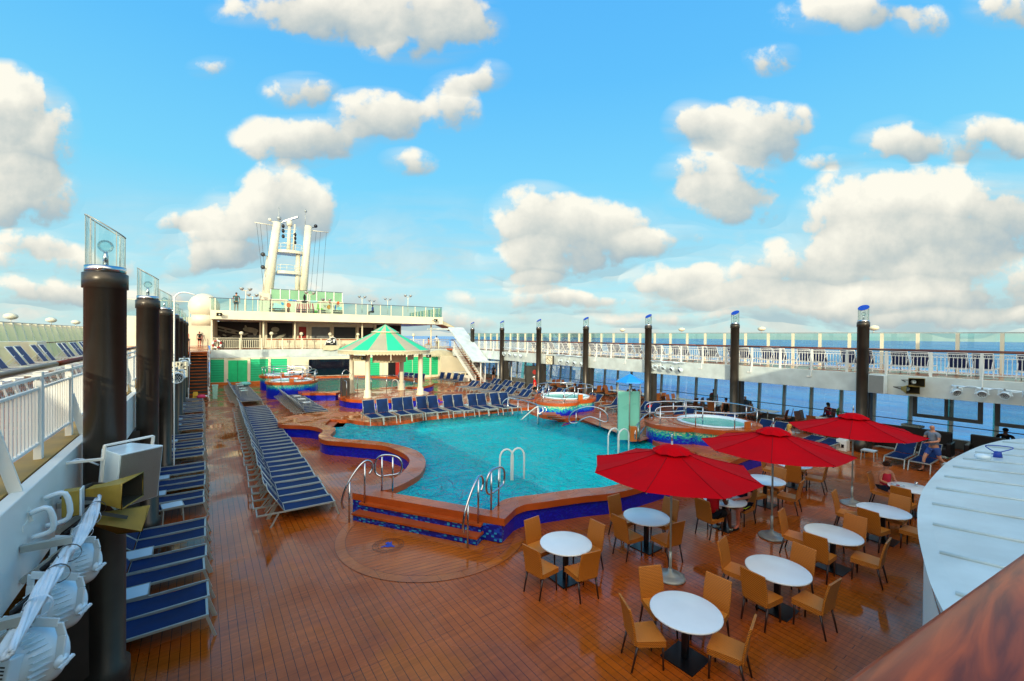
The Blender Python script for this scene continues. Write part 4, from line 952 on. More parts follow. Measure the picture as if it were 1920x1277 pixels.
# ================================================================ stairs
def stair(name,label,x0,x1,y0,y1,n=15,z1=3.5,canopy=False):
    t=T(name,label,'stairs'); 
    for i in range(n):
        y=y0+(y1-y0)*(i+.5)/n; z=z1*(i+1)/n; b=MB(); b.bx(x0+.06,x1-.06,y-.14,y+.14,z-.05,z); b.build('tread','stread',t)
    for x in (x0,x1): b=MB(); b.bar((x,y0,.1),(x,y1,z1-.05),.06,.30); b.build('stringer','white',t)
    for x in (x0,x1):
        b=MB(); b.tube([(x,y0,1.0),(x,y1,z1+1.0),(x,y1+1,z1+1.05)],.03,6); b.build('handrail','woodr',t)
        b=MB(); b.bar((x,y0,.25),(x,y0,1.0),.06,.06)
        for k in range(1,24): q=k/24; y=y0+(y1-y0)*q; b.bar((x,y,z1*q),(x,y,z1*q+1),.025,.025)
        b.bar((x,y0,.32),(x,y1,z1+.32),.03,.03); b.build('balusters','white',t)
    return t
stair('staircase','open wooden staircase rising away at the left beside the columns',-.78,.42,39.8,43.6)
struct(MB().bx(-7.2,.6,43.62,66.9,3.31,3.49).build('stair_landing','terr'))
b=MB(); b.bx(-7.0,.5,44.6,44.8,0,3.3); tag(b.build('stair_gap_backing','dgrey'),'dark wall added behind the left staircase to darken the gaps between treads','wall')  # added backing, makes the gaps between the treads read as dark
b=MB(); b.bx(.45,.55,43.6,50.6,2.66,3.5); o=b.build('landing_edge','white'); tag(o,'white beam at the head of the left staircase','beam')
st=stair('staircase','wooden staircase with a white sloping roof at the right',22.9,24.0,38.2,43.0)
b=MB(); b.obx((23.3,40.6,4.15),(.95,0,0),(0,2.75,1.78),(0,-.04,.07)); b.build('sloping_roof','roofw',st,bevel=.01)
b=MB(); b.prism([(22.3,38.0,0),(25.8,37.0,0),(26.8,36.2,0),(24.0,35.6,0),(22.5,36.5,0)],2.42,2.5); b.build('flat_roof','roofw',st)
b=MB(); b.prism([(20.8,43.2,0),(24.3,43.2,0),(24.3,45.5,0),(20.8,45.5,0)],5.7,5.85); b.build('upper_roof','roofw',st)
for x,y in ((22.7,36.9),(24.2,36.0),(26.2,36.5),(23.8,37.8)): b=MB(); b.lathe([(.06,0),(.06,2.42)],8,(x,y)); b.build('roof_post','white',st)
b=MB(); b.bx(22.9,28.6,46.2,46.5,0,2.66); b.build('side_wall','cream',house) if False else tag(b.build('end_wall','cream'),'cream wall under the right walkway behind the staircase','wall')
# cabinet with three bins
t=T('bin_cabinet','white cabinet with three bin openings beside the right staircase','cabinet',(at(866,716)[0],at(866,716)[1],0),R(-12)); b=MB(); b.bx(-.95,.95,-.4,.4,0.08,1.05); b.build('body','cream',t,bevel=.02)
b=MB(); b.bx(-1.0,1.0,-.46,.46,1.05,1.1); b.build('top','white',t)
for k in (-1,0,1): b=MB(); b.bx(k*.55-.2,k*.55+.2,-.42,-.40,.78,.95); b.build('opening','black',t); b=MB(); b.bx(k*.55-.24,k*.55+.24,-.415,-.40,.12,.74); b.build('door','white',t)
# ================================================================ gazebo
GX,GY=11.15,31.75
gz=T('gazebo','round gazebo with a green and beige striped roof by the small pool','gazebo',(GX,GY,0))
b=MB(); K=[(3.25*math.cos(2*PI*i/48),3.25*math.sin(2*PI*i/48),0) for i in range(48)]; b.prism(K,.42,.62,mi=0,ms=1); b.build('platform',['coping','copside'],gz,bevel=.015)
b=MB(); b.lathe([(3.17,-.02),(3.17,.42)],48,cap=False); b.build('platform_wall','blue',gz)
def cone(r0,z0,r1,z1,n=16,sub=4,off=0):
    for k in range(n):
        b=MB()
        for q in range(sub):
            a,c=2*PI*(k+q/sub)/n+off,2*PI*(k+(q+1)/sub)/n+off
            b.add([(r0*math.cos(a),r0*math.sin(a),z0),(r0*math.cos(c),r0*math.sin(c),z0),(r1*math.cos(c),r1*math.sin(c),z1),(r1*math.cos(a),r1*math.sin(a),z1)],[(0,1,2,3)],0,True)
        b.build('roof_panel','roofg' if k%2 else 'roofb',gz)
cone(3.3,3.95,.85,5.22,off=.1); cone(.98,5.25,.02,5.82,off=.1)
b=MB(); b.lathe([(3.28,3.86),(3.34,3.9),(3.32,3.97)],48,cap=False); b.lathe([(.95,5.2),(1.02,5.22),(1.0,5.28)],32,cap=False); b.build('eave','cream',gz)
b=MB(); n=96
for k in range(n):
    a,c=2*PI*k/n,2*PI*(k+1)/n; m_=(a+c)/2
    b.add([(3.3*math.cos(a),3.3*math.sin(a),3.88),(3.3*math.cos(c),3.3*math.sin(c),3.88),(3.3*math.cos(c),3.3*math.sin(c),3.72),(3.31*math.cos(m_),3.31*math.sin(m_),3.64),(3.3*math.cos(a),3.3*math.sin(a),3.72)],[(0,1,2,3,4)])
b.build('scalloped_valance','canvas',gz)
b=MB(); b.lathe([(3.2,3.84),(2.0,3.84)],32,cap=False); b.lathe([(2.0,3.84),(.1,4.4)],32,cap=False); b.build('ceiling','canvas',gz)
for (x,y) in ((9.41,30.29),(13.17,29.92),(9.17,33.4),(13.06,33.32)):
    b=MB(); b.lathe([(.30,.62),(.30,.72),(.24,.76),(.24,1.15),(.17,1.2),(.16,3.6),(.22,3.7),(.24,3.9)],18,(x-GX,y-GY)); b.build('column','cream',gz)
b=MB(); 
for a0 in range(200,345,28):
    A=Vector((2.5*math.cos(R(a0)),2.5*math.sin(R(a0)),0)); 
for (a0,a1) in ((205,235),(240,268),(270,298),(303,330)):
    A=(2.55*math.cos(R(a0)),2.55*math.sin(R(a0))); C_=(2.55*math.cos(R(a1)),2.55*math.sin(R(a1))); b=MB(); b.bar((A[0],A[1]+1.2,3.35),(C_[0],C_[1]+1.2,3.35),.05,.6 if a0 in (240,270) else .4); b.build('hanging_board','canvas',gz)
b=MB(); pts=[(2.9*math.cos(R(a)),2.9*math.sin(R(a)),1.75) for a in range(20,200,12)]; b.tube(pts,.025,6); b.build('handrail','steel',gz)
for a in range(20,200,24): b=MB(); b.tube([(2.9*math.cos(R(a)),2.9*math.sin(R(a)),.62),(2.9*math.cos(R(a)),2.9*math.sin(R(a)),1.75)],.025,6); b.build('rail_post','steel',gz)
hp.put((8.9,30.0,3.45),R(15),'small horn speaker under the left eave of the gazebo','mustard horn speakers',.7)
hp.put((13.7,29.7,3.5),R(-20),'small horn speaker under the right eave of the gazebo','mustard horn speakers',.6)
t=T('gazebo_steps','wooden steps with blue risers at the right of the gazebo','steps')
for i,z in enumerate((.45,.3,.15)):
    b=MB(); b.obx((GX+3.15+i*.32,GY-1.35-i*.1,z-.03),(.25,-.08,0),(.25,.8,0),(0,0,.03)); b.build('tread','tread',t); b=MB(); b.obx((GX+3.05+i*.32,GY-1.35-i*.1,z/2-.03),(.25,-.08,0),(.24,.78,0),(0,0,z/2-.03)); b.build('riser','blue',t)
t=T('waste_bin','tall dark bin with a bent rail at the left edge of the gazebo','bin',(at(656,741,.62)[0]-.35,at(656,741,.62)[1],.62)); b=MB(); b.bx(-.28,.28,-.25,.25,0,1.25); b.build('body','pier',t,bevel=.02); b=MB(); b.tube(cr([(-.3,-.3,0),(-.3,-.3,1.5),(0,-.3,1.9),(.3,-.3,1.6)],4),.025,6); b.build('rail','steel',t)
# ================================================================ showers with little blue roofs
def shower(label,x,y,z,rz=0,s=1):
    t=T('shower_tower',label,'shower',(x,y,z),rz,'shower towers with little blue roofs')
    for sx_,w in ((-.27,.23),(.24,.22)): b=MB(); b.bx(sx_-w,sx_+w,-.015+(.12 if sx_>0 else 0),.015+(.12 if sx_>0 else 0),.02,2.1); b.build('screen_panel','showerg',t)
    for x_ in (-.5,0,.46): b=MB(); b.tube([(x_,.06,0),(x_,.06,2.62)],.022 if x_ else .035,8); b.build('post','alu',t)
    b=MB(); b.lathe([(.62,2.5),(.61,2.54),(.01,2.86)],6,cap=False,sm=False); b.build('roof','skyroof',t)
    b=MB(); b.tube(cr([(0,.05,2.1),(0,-.1,2.22),(0,-.2,2.18)],4),.02,6); b.lathe([(.02,2.18),(.07,2.14)],10,(0,-.2)); b.build('shower_head','steel',t)
    b=MB(); b.bx(-.02,.26,-.22,.03,0,.62); b.build('wooden_box','orange',t,bevel=.01); return t
x,y,_=at(1180,826,.6); shower('aqua shower tower with a small blue roof between the hot tubs',x,y,.604,R(-35))
x,y,_=at(523,716,0); o=shower('green shower tower with a blue roof behind the left hot tubs',x+.5,y+.5,0,R(-10))
# ================================================================ white kiosk roof at the right
ks=T('kiosk','round white panelled kiosk roof cut by the right edge of the picture','kiosk',(0,0,0))
arcp=[at(u,v,2.7) for u,v in [(1749,1105),(1739,1076),(1727,1030),(1721,998),(1720,970),(1721,950),(1726,929),(1735,911),(1754,888),(1777,866),(1806,850),(1841,835),(1880,825)]]
pre=[at(1800,1205,2.7),at(1775,1158,2.7)]
rim=cr(pre+arcp,3)
rim=[(x,y,0) for x,y,z in rim]+[(16.5,1.0,0),(17.0,-.5,0),(16.5,-2.5,0),(12,-5,0),(6,-4,0),(4.6,-1.5,0)]
ctr=(10.0,-1.2,3.0)
b=MB(); K=len(rim)
v=[(x,y,2.7) for x,y,z in rim]; inn=offset(rim,.14); v2=[(x,y,2.73) for x,y,z in inn]
b.add(v+v2,[(i,(i+1)%K,K+(i+1)%K,K+i) for i in range(K)]); b.build('roof_rim','roofw',ks)
b=MB(); b.add(v2+[ctr],[(i,(i+1)%K,K) for i in range(K)],0,False); b.build('roof_panel','roofw',ks)
def inside_x(y): # rim x range at given y
    xs=[]
    for i in range(K):
        a,c=inn[i],inn[(i+1)%K]
        if (a[1]-y)*(c[1]-y)<0: xs.append(a[0]+(c[0]-a[0])*(y-a[1])/(c[1]-a[1]))
    return min(xs),max(xs)
# seams run along the ship's length
def roofz(x,y):
    # barycentric height: distance towards the centre
    best=2.73
    for i in range(K):
        a,c=inn[i],inn[(i+1)%K]; d=(a[0]-ctr[0])*(c[1]-ctr[1])-(c[0]-ctr[0])*(a[1]-ctr[1])
        if abs(d)<1e-9: continue
        s=((x-ctr[0])*(c[1]-ctr[1])-(c[0]-ctr[0])*(y-ctr[1]))/d; t_=((a[0]-ctr[0])*(y-ctr[1])-(x-ctr[0])*(a[1]-ctr[1]))/d
        if s>=-1e-6 and t_>=-1e-6 and s+t_<=1.0001: return 3.0+(2.73-3.0)*(s+t_)
    return best
for x in [5.5+i*.92 for i in range(12)]:
    ys=[]
    for i in range(K):
        a,c=inn[i],inn[(i+1)%K]
        if (a[0]-x)*(c[0]-x)<0: ys.append(a[1]+(c[1]-a[1])*(x-a[0])/(c[0]-a[0]))
    if len(ys)<2: continue
    y0,y1=min(ys),max(ys); L=[(x,y1+(y0-y1)*q/8) for q in range(9)]
    b=MB(); b.tube([(p[0],p[1],roofz(*p)+.012) for p in L],.02,5); b.build('seam','roofw',ks)
b=MB(); b.wall(offset(rim,.05),2.52,2.7); b.build('fascia','roofw',ks)
b=MB(); b.wall(offset(rim,.12),2.40,2.52); b.build('teal_band',cloth('#178a8c'),ks)
b=MB(); b.wall(offset(rim,.07),1.0,2.40); b.build('side_wall','white',ks)
b=MB(); b.wall(offset(rim,.5),0,1.0); b.build('base','white',ks)
t=T('roof_cable_box','small grey and blue connector box with a bent cable on the white roof','fitting')
p=at(1843,848,2.9); q=at(1868,848,2.9); b=MB(); b.ball((p[0],p[1],roofz(p[0],p[1])+.06),.09,12,8,sz=.7,sy=1.3); b.build('box','shell',t); b=MB(); z0=roofz(p[0],p[1])
qq=at(1871,848,2.86); b.tube(cr([(p[0]+.1,p[1]-.1,z0+.12),(p[0]+.3,p[1]-.35,z0+.26),(qq[0]-.1,qq[1]+.15,z0+.22),(qq[0],qq[1],z0+.08)],6),.009,6); b.build('cable','bluecap',t)
b=MB(); b.lathe([(.07,z0),(.05,z0+.12)],10,(qq[0],qq[1])); b.build('plug','bluecap',t)
# ================================================================ own handrail in the foreground
b=MB(); A=Vector((.62,.17,4.6)); B=Vector((1.23,.09,4.6)); d=(B-A).normalized(); nrm=Vector((d.y,-d.x,0))
pr=[]; w,h=.10,.04
P0=A-d*1.2; P1=B+d*2.5
def sect(p):
    o=[]
    for k in range(20):
        a=2*PI*k/20; cx_=math.copysign(abs(math.cos(a))**.7,math.cos(a)); sz_=math.copysign(abs(math.sin(a))**.7,math.sin(a)); q=p+nrm*(w+cx_*w+.008)+Vector((0,0,.012+sz_*h)); o.append(tuple(q))
    return o
v=[]; n=20
for i in range(n+1): v+=sect(P0+(P1-P0)*i/n)
f=[(i*20+k,i*20+(k+1)%20,(i+1)*20+(k+1)%20,(i+1)*20+k) for i in range(n) for k in range(20)]
b.add(v,f,0,True); o=b.build('wooden_handrail','wood'); tag(o,'thick varnished wooden handrail in the bottom right corner, closest of all','handrail')
struct(MB().bx(-6,24,-6,.55,3.30,3.5).build('aft_gallery_deck','terr')) if False else None
# aft deckhouse behind the camera: closes the ship and throws the long evening shadow
t=T('aft_deckhouse','cream deckhouse behind the viewer','building'); b=MB(); b.bx(-14,29,-12,-6.2,-.4,9.0); b.build('wall','cream',t); b=MB()
for i in range(14): b.bx(-12+i*2.9,-10.2+i*2.9,-6.2,-6.17,4.3,6.2)
b.build('window','dglass',t)
# ================================================================ sun loungers
def lounger(back=55,sling='sling',frame='alu'):
    """foot end at x=0 pointing +x, head towards -x"""
    t=T('sun_lounger','','sun lounger'); w=.31
    h=-1.22; a=R(back); L=.74; bx_,bz=h-L*math.cos(a),.36+L*math.sin(a)
    b=MB(); K=8
    for k in range(K):
        x0,x1=h+(0-h)*k/K,h+(0-h)*(k+1)/K; z0,z1=.365-.022*math.sin(PI*k/K),.365-.022*math.sin(PI*(k+1)/K)
        b.add([(x0,-w+.025,z0),(x1,-w+.025,z1),(x1,w-.025,z1),(x0,w-.025,z0),(x0,-w+.025,z0-.012),(x1,-w+.025,z1-.012),(x1,w-.025,z1-.012),(x0,w-.025,z0-.012)],[(0,1,2,3),(7,6,5,4)],0,True)
    b.build('seat',sling,t)
    bk=MB(); e=Vector((-math.cos(a),0,math.sin(a))); nrm=Vector((math.sin(a),0,math.cos(a)))
    p=Vector((h-.02,0,.36)); bk.obx(p+e*L/2+nrm*.004,e*(L/2-.02),Vector((0,w-.03,0)),nrm*.006)
    bo=bk.build('backrest',sling,t)
    b=MB()
    for s in (-1,1): b.tube([tuple(p+Vector((0,s*(w-.012),0))),tuple(p+e*L+Vector((0,s*(w-.012),0)))],.016,5)
    b.tube([tuple(p+e*L+Vector((0,-w+.012,0))),tuple(p+e*L+Vector((0,w-.012,0)))],.016,5); b.build('backrest_frame',frame,bo)
    b=MB()
    for s in (-1,1): b.bar((.02,s*(w-.005),.372),(-1.86,s*(w-.005),.35),.028,.04)
    b.bar((0,-w,.35),(0,w,.35),.035,.04); b.bar((h,-w,.34),(h,w,.34),.03,.03); b.bar((-1.86,-w,.33),(-1.86,w,.33),.03,.03)
    if back>15: b.bar((bx_*.45+h*.55,-w+.04,(bz+.36)/2+.02),(-1.7,-w+.04,.34),.02,.02); b.bar((bx_*.45+h*.55,w-.04,(bz+.36)/2+.02),(-1.7,w-.04,.34),.02,.02)
    b.build('frame',frame,t)
    for s in (-1,1):
        b=MB(); b.bar((0,s*w,.34),(.11,s*(w+.005),0),.03,.04); b.build('leg',frame,t)
        b=MB(); b.bar((-1.38,s*w,.33),(-1.56,s*(w+.005),0),.03,.04); b.build('leg',frame,t)
    return t
LO={k:Proto(lounger(*v)) for k,v in dict(up=(58,),mid=(42,),steep=(68,),flat=(3,),dark=(60,'slingd','white')).items()}
def side_table():
    t=T('side_table','','side table'); b=MB(); b.bx(-.22,.22,-.22,.22,.38,.41); b.build('table_top','shell',t,bevel=.005)
    b=MB(); b.bx(-.235,.235,-.235,-.222,.37,.415); b.bx(-.235,.235,.222,.235,.37,.415); b.bx(-.235,-.222,-.235,.235,.37,.415); b.bx(.222,.235,-.235,.235,.37,.415); b.build('rim','alu',t)
    for sx_ in (-1,1):
        for sy_ in (-1,1): b=MB(); b.bar((sx_*.2,sy_*.2,.38),(sx_*.22,sy_*.22,0),.03,.03); b.build('leg','alu',t)
    return t
ST=Proto(side_table())
rj=random.Random(5)
cnt={}
def put_l(kind,x,y,rz,row,group,z=0,jit=1):
    i=cnt.get(row,0); cnt[row]=i+1
    return LO[kind].put((x+rj.uniform(-.03,.03)*jit,y+rj.uniform(-.02,.02)*jit,z),rz+R(rj.uniform(-1.2,1.2))*jit,row%nth(i),group)
# left row against the columns
G='blue sun loungers along the left columns'; row='%s blue lounger from the near end of the row along the left columns'
ys=[]
for base in (8.92,14.75,20.5,26.3,32.0,37.4):
    for k in range(3):
        y=base+1.72*k
        if y>39.0: continue
        for q in (0,.62): put_l('mid',.08,y+q,0,row,G)
        if k<2: ys.append(y+1.14)
for i,y in enumerate(ys): ST.put((-1.05 if i else -.98,y,0),0,'small white side table between loungers of the left row, %s from the near end'%nth(i),'small side tables among the left loungers')
for i,(u,v) in enumerate(((270,985),(323,975))): x,y,_=at(u,v,0); ST.put((x,y,0),R(8),('left' if i==0 else 'right')+' one of two small tables standing together by the left columns','small side tables among the left loungers')
# long middle row
G='blue sun loungers of the long middle row'; row='%s blue lounger from the near end of the long middle row'
y=12.95
while y<32.6: put_l('up',3.02+.022*(y-12.9),y-.1,R(-2),row,G); y+=.655
G='blue sun loungers of the row before the green door'; row='%s blue lounger from the near end of the far left row'
y=35.2
while y<46: put_l('up',3.45,y,R(-2),row,G); y+=.72
for i,y in enumerate((38,39.5,42,43.5)): ST.put((2.6,y,.37),0,'small side table resting on the far left loungers, %s from the near end'%nth(i),'small side tables on the far loungers')
b=MB(); b.ball((3.1,44.6,.62),.5,14,8,sz=.35,sy=.7); o=b.build('towel_heap',cloth('#7fd0c0')); tag(o,'pale green heap of towels on the far left loungers','towel')
G='blue sun loungers of the short slanting row'; row='%s blue lounger from the near end of the short row left of the gazebo'
y=28.4
while y<36.4: put_l('up',6.3,y,R(-3),row,G); y+=.66
for i,y in enumerate((29.4,31.1,32.8)): ST.put((5.35,y,.37),0,'small side table resting on the short row of loungers, %s from the near end'%nth(i),'small side tables on the short row')
# twelve on the terrace behind the pool
G='blue sun loungers lined up behind the pool'; row='%s blue lounger from the left of the line behind the pool'
def ter_y(x): return 22.75-.0*x if x<12 else 22.75-.0*(x-12)
for i,(u0,u1) in enumerate(((703,729),(757,779),(806,828),(858,877),(905,922),(950,966))):
    for u in (u0,u1):
        v=786-.112*(u-703) if u<800 else 776-.062*(u-800)
        x,y,_=at(u+8,v,.95); put_l('steep',x,y+.34,R(-93),row,G,z=.6)
    if i<5:
        x,y,_=at((u1+[757,806,858,905,950][i])/2+4,v-6,.95); ST.put((x,y+1.0,.6),0,'small white table in the %s gap from the left in the line behind the pool'%nth(i),'small side tables behind the pool')
# group at the far right: foot ends to the left
G='blue sun loungers crowded near the right staircase'; row='%s blue lounger from the near end, left column near the right staircase'
for k in range(6):
    y=24.6+1.95*k
    for q in (0,.64): put_l('mid',19.1,y+q,R(180),row,G)
row='%s blue lounger from the near end, right column near the right staircase'
for k in range(6):
    y=25.6+1.9*k
    for q in (0,.64): put_l('mid',22.0,y+q,R(180),row,G)
for i,(u,v) in enumerate(((958,722),(978,725))): x,y,_=at(u,v,0); ST.put((x,y,0),0,'small table among the loungers near the right staircase, %s'%('left one','right one')[i],'small side tables near the right staircase')
# right hand row by the columns
G='blue sun loungers along the right columns'; row='%s blue lounger from the right end of the row along the right columns'
for (y,kind) in ((2.3,'mid'),(4.25,'mid'),(5.0,'mid'),(7.45,'flat'),(8.15,'flat'),(9.7,'mid'),(10.4,'mid'),(12.2,'mid'),(12.9,'mid'),(14.6,'mid'),(15.25,'mid'),(17.0,'mid'),(17.7,'mid'),(19.4,'mid'),(20.1,'mid'),(21.9,'mid'),(22.6,'mid')):
    put_l(kind,22.0 if y>6 else 22.3,y,R(180),row,G)
for i,y in enumerate((3.45,5.9,8.95,11.3,13.75,16.1,18.5)): ST.put((22.7,y,0),0,'small white table between loungers along the right columns, %s from the right'%nth(i),'small side tables along the right columns')
# group right of gazebo (stacked upright)
G='dark loungers stored upright right of the gazebo'; row='%s lounger from the left of the upright group right of the gazebo'
for i,(u,v) in enumerate(((812,718),(824,719),(838,720),(848,723))): x,y,_=at(u,v,0); put_l('steep',x,y,R(-160),row,G)
row='%s lounger of the group behind the gazebo railing'
for i,(u,v) in enumerate(((735,708),(745,708),(755,709),(765,710),(776,711))): x,y,_=at(u,v,.6); put_l('steep',x,y,R(-150),row,'loungers behind the gazebo',z=.0)
# upper right walkway
G='navy loungers behind the right railing, backs to the pool'; row='%s navy lounger from the right end of the upper right walkway'
for k in range(17):
    y=1.2+1.93*k
    for q in (0,.68): put_l('dark',27.6,y+q,0,row,G,z=3.5)
# upper left walkway
G='navy loungers on the upper left walkway'; row='%s navy lounger from the near end of the upper left walkway'
for k,y in enumerate((12.5,14.6,16.7,18.9,21.3,24.0,27.6,29.6,31.6,33.6)):
    for q in (0,.8): put_l('dark',-3.6,y+q,0,row,G,z=3.5)
b=MB(); b.bx(-6.6,-5.3,24.9,26.2,3.5,4.62); o=b.build('deck_locker','cream',bevel=.02); tag(o,'square cream locker between loungers on the upper left walkway','locker')
# ================================================================ dining tables and wicker chairs
def chair(mat='wicker'):
    """faces +x, origin under the seat"""
    t=T('wicker_chair','','chair'); 
    b=MB(); b.prism([(.24,-.24,0),(.24,.24,0),(-.22,.21,0),(-.22,-.21,0)],.37,.46); b.build('seat',mat,t,bevel=.02)
    K=6; v=[]
    for i in range(K+1):
        q=i/K; z=.40+.56*q; x=-.215-.10*q**1.5; w=.215-.0*q+.012*math.sin(q*3)
        v+=[(x,-w,z),(x-.035,-w,z),(x-.035,w,z),(x,w,z)]
    f=[(4*i+k,4*i+(k+1)%4,4*(i+1)+(k+1)%4,4*(i+1)+k) for i in range(K) for k in range(4)]+[(0,1,2,3),(4*K+3,4*K+2,4*K+1,4*K)]
    b=MB(); b.add(v,f); b.build('backrest',mat,t,bevel=.01)
    for sx_,sy_ in ((1,1),(1,-1),(-1,1),(-1,-1)):
        b=MB(); b.tube([(sx_*.2,sy_*.2,.38),(sx_*(.21 if sx_>0 else .29),sy_*.205,0)],[.022,.014],6); b.build('leg','legw',t)
    return t
CH=Proto(chair()); CHD=Proto(chair('wickerd'))
def dining():
    t=T('dining_table','','table'); b=MB(); b.lathe([(.50,.725),(.535,.733),(.535,.752),(.52,.758),(.001,.758)],48,cap=False); b.lathe([(.50,.725),(.001,.724)],48,cap=False); b.build('tabletop','top',t)
    b=MB(); b.bx(-.045,.045,-.045,.045,.02,.725); b.build('pedestal','black',t,bevel=.008)
    b=MB(); b.bx(-.27,.27,-.27,.27,0,.02); b.build('base','black',t,bevel=.006); return t
DT=Proto(dining())
tabs=[((6.15,3.84),'nearest round white table at the bottom of the picture',[(150,.66),(72,.64),(0,.68),(-72,.6)]),
 ((6.13,6.55),'round white table left of the nearest umbrella',[(182,.66),(100,.66),(0,.62),(-100,.55)]),
 ((8.63,6.44),'round white table under the left side of the nearest umbrella',[(178,.62),(92,.68),(2,.7),(-95,.58)]),
 ((8.67,3.57),'round white table right of the nearest umbrella base',[(178,.55),(95,.68),(-4,.62),(-92,.58)]),
 ((11.26,3.53),'round white table second from the white kiosk in the front row',[(176,.6),(92,.7),(-8,.7),(-88,.6)]),
 ((13.86,3.3),'round white table nearest the white kiosk',[(178,.62),(92,.7),(-6,.66),(-88,.6)]),
 ((11.27,5.96),'round white table where two men sit under the nearest umbrella',[(180,.70),(-10,.70)]),
 ((13.85,6.08),'round white table under the middle umbrella',[(178,.64),(92,.66),(2,.64),(-85,.62)]),
 ((16.67,3.34),'round white table of the woman in pink beside the kiosk',[(178,.7),(88,.66),(-88,.62)]),
 ((16.4,6.3),'dark round table behind the middle umbrella pole',[(200,.66),(100,.66),(10,.62),(-80,.62)])]
SHORT=dict(zip([t[1] for t in tabs],['bottommost dining table','table left of the nearest umbrella','table under the nearest umbrella','table right of the nearest umbrella base','front table second from the kiosk','front table nearest the kiosk','table of the two men','table under the middle umbrella','table of the woman in pink','table behind the middle umbrella pole']))
for (c,lab,chs) in tabs:
    DT.put((*c,0),R(rj.uniform(-3,3)),lab,'round white dining tables on the open deck')
    for a,r in chs:
        d=(a+360)%360; side='left' if 135<=d<225 else 'far' if 45<=d<135 else 'near' if 225<=d<315 else 'right'
        CH.put((c[0]+r*math.cos(R(a)),c[1]+r*math.sin(R(a)),0),R(a+180+rj.uniform(-7,7)),('honey wicker chair on the %s side of the '%side)+SHORT[lab],'honey wicker chairs round the dining tables')
# rows of tables by the sea windows
def bgtab():
    t=T('window_table','','table'); b=MB(); b.bx(-.55,.55,-.4,.4,.71,.74); b.build('tabletop','top',t,bevel=.01); b=MB(); b.tube([(0,0,0),(0,0,.71)],.04,8); b.build('pedestal','alu',t); b=MB(); b.lathe([(.28,0),(.28,.03),(.04,.05)],16); b.build('base','alu',t); return t
BT=Proto(bgtab())
k=0
for y in (9.3,12.0,14.9,17.6,20.6,23.4,26.4,29.4,32.3):
    for x in (27.5,):
        BT.put((x,y,0),R(90),'white table by the sea windows, %s from the right'%nth(k),'white tables by the sea windows')
        for j,(dx,dy,a) in enumerate(((-.15,-.8,90),(-.2,.8,-90),(.45,-.85,95),(.5,.8,-85),(-.8,.05,0))):
            if j==4 and k%2: continue
            CHD.put((x+dx,y+dy,0),R(a+rj.uniform(-15,15)),'brown wicker chair %s of the %s window table from the right'%(('right','left','far right','far left','in front')[j],nth(k)),'brown wicker chairs by the sea windows')
        k+=1
# ================================================================ umbrellas
def umbrella():
    t=T('umbrella','','umbrella'); n=8; off=R(154); Rr=1.68
    b=MB(); v=[]; S=6
    for i in range(S+1):
        q=i/S; r=Rr*q; 
        for k in range(n):
            a=off+2*PI*k/n; z=2.72-.45*q-.03*math.sin(PI*q); v.append((r*math.cos(a),r*math.sin(a),z))
            a2=a+PI/n; rm=r*math.cos(PI/n)*.985; v.append((rm*math.cos(a2),rm*math.sin(a2),z-.035*q))
    m_=2*n; f=[(i*m_+k,i*m_+(k+1)%m_,(i+1)*m_+(k+1)%m_,(i+1)*m_+k) for i in range(S) for k in range(m_)]
    b.add(v,f); b.build('canopy','red',t)
    b=MB(); v=[]; 
    for i,(r,z) in enumerate(((.02,2.79),(.2,2.755),(.40,2.66))):
        for k in range(16): a=off+2*PI*k/16; rr_=r*(1 if k%2==0 else .93); v.append((rr_*math.cos(a),rr_*math.sin(a),z-(0 if k%2==0 or i<2 else .03)))
    b.add(v,[(i*16+k,i*16+(k+1)%16,(i+1)*16+(k+1)%16,(i+1)*16+k) for i in range(2) for k in range(16)]); b.build('vent_cap','red',t)
    for k in range(n):
        a=off+2*PI*k/n; b=MB(); b.tube([(Rr*q*math.cos(a),Rr*q*math.sin(a),2.726-.45*q-.03*math.sin(PI*q)) for q in [j/6 for j in range(7)]],.007,4); b.build('seam',cloth('#9c0010'),t)
    for k in range(n):
        a=off+2*PI*k/n; b=MB(); b.bar((.05*math.cos(a),.05*math.sin(a),2.66),(Rr*.97*math.cos(a),Rr*.97*math.sin(a),2.24),.02,.02); b.build('rib','alu',t)
    b=MB(); b.tube([(0,0,.05),(0,0,2.86)],.022,10); b.tube([(0,0,.1),(0,0,.55)],.03,10); b.build('pole','alu',t)
    b=MB(); b.lathe([(.012,2.86),(.02,2.88),(.02,2.95),(.012,2.97),(.016,3.0),(.001,3.01)],10); b.build('finial','steel',t)
    b=MB(); b.lathe([(.30,0),(.305,.02),(.29,.045),(.2,.085),(.16,.095),(.155,.11),(.05,.125),(.04,.2)],36); b.build('base','alu',t)
    return t
UM=Proto(umbrella())
for i,(x,y) in enumerate(((7.97,5.34),(11.73,4.98),(16.13,4.59))): UM.put((x,y,0),R((0,3,-6)[i]),['nearest and leftmost red umbrella over the dining tables','middle one of the three red umbrellas','rightmost red umbrella, farthest from the viewer'][i],'red octagonal umbrellas')
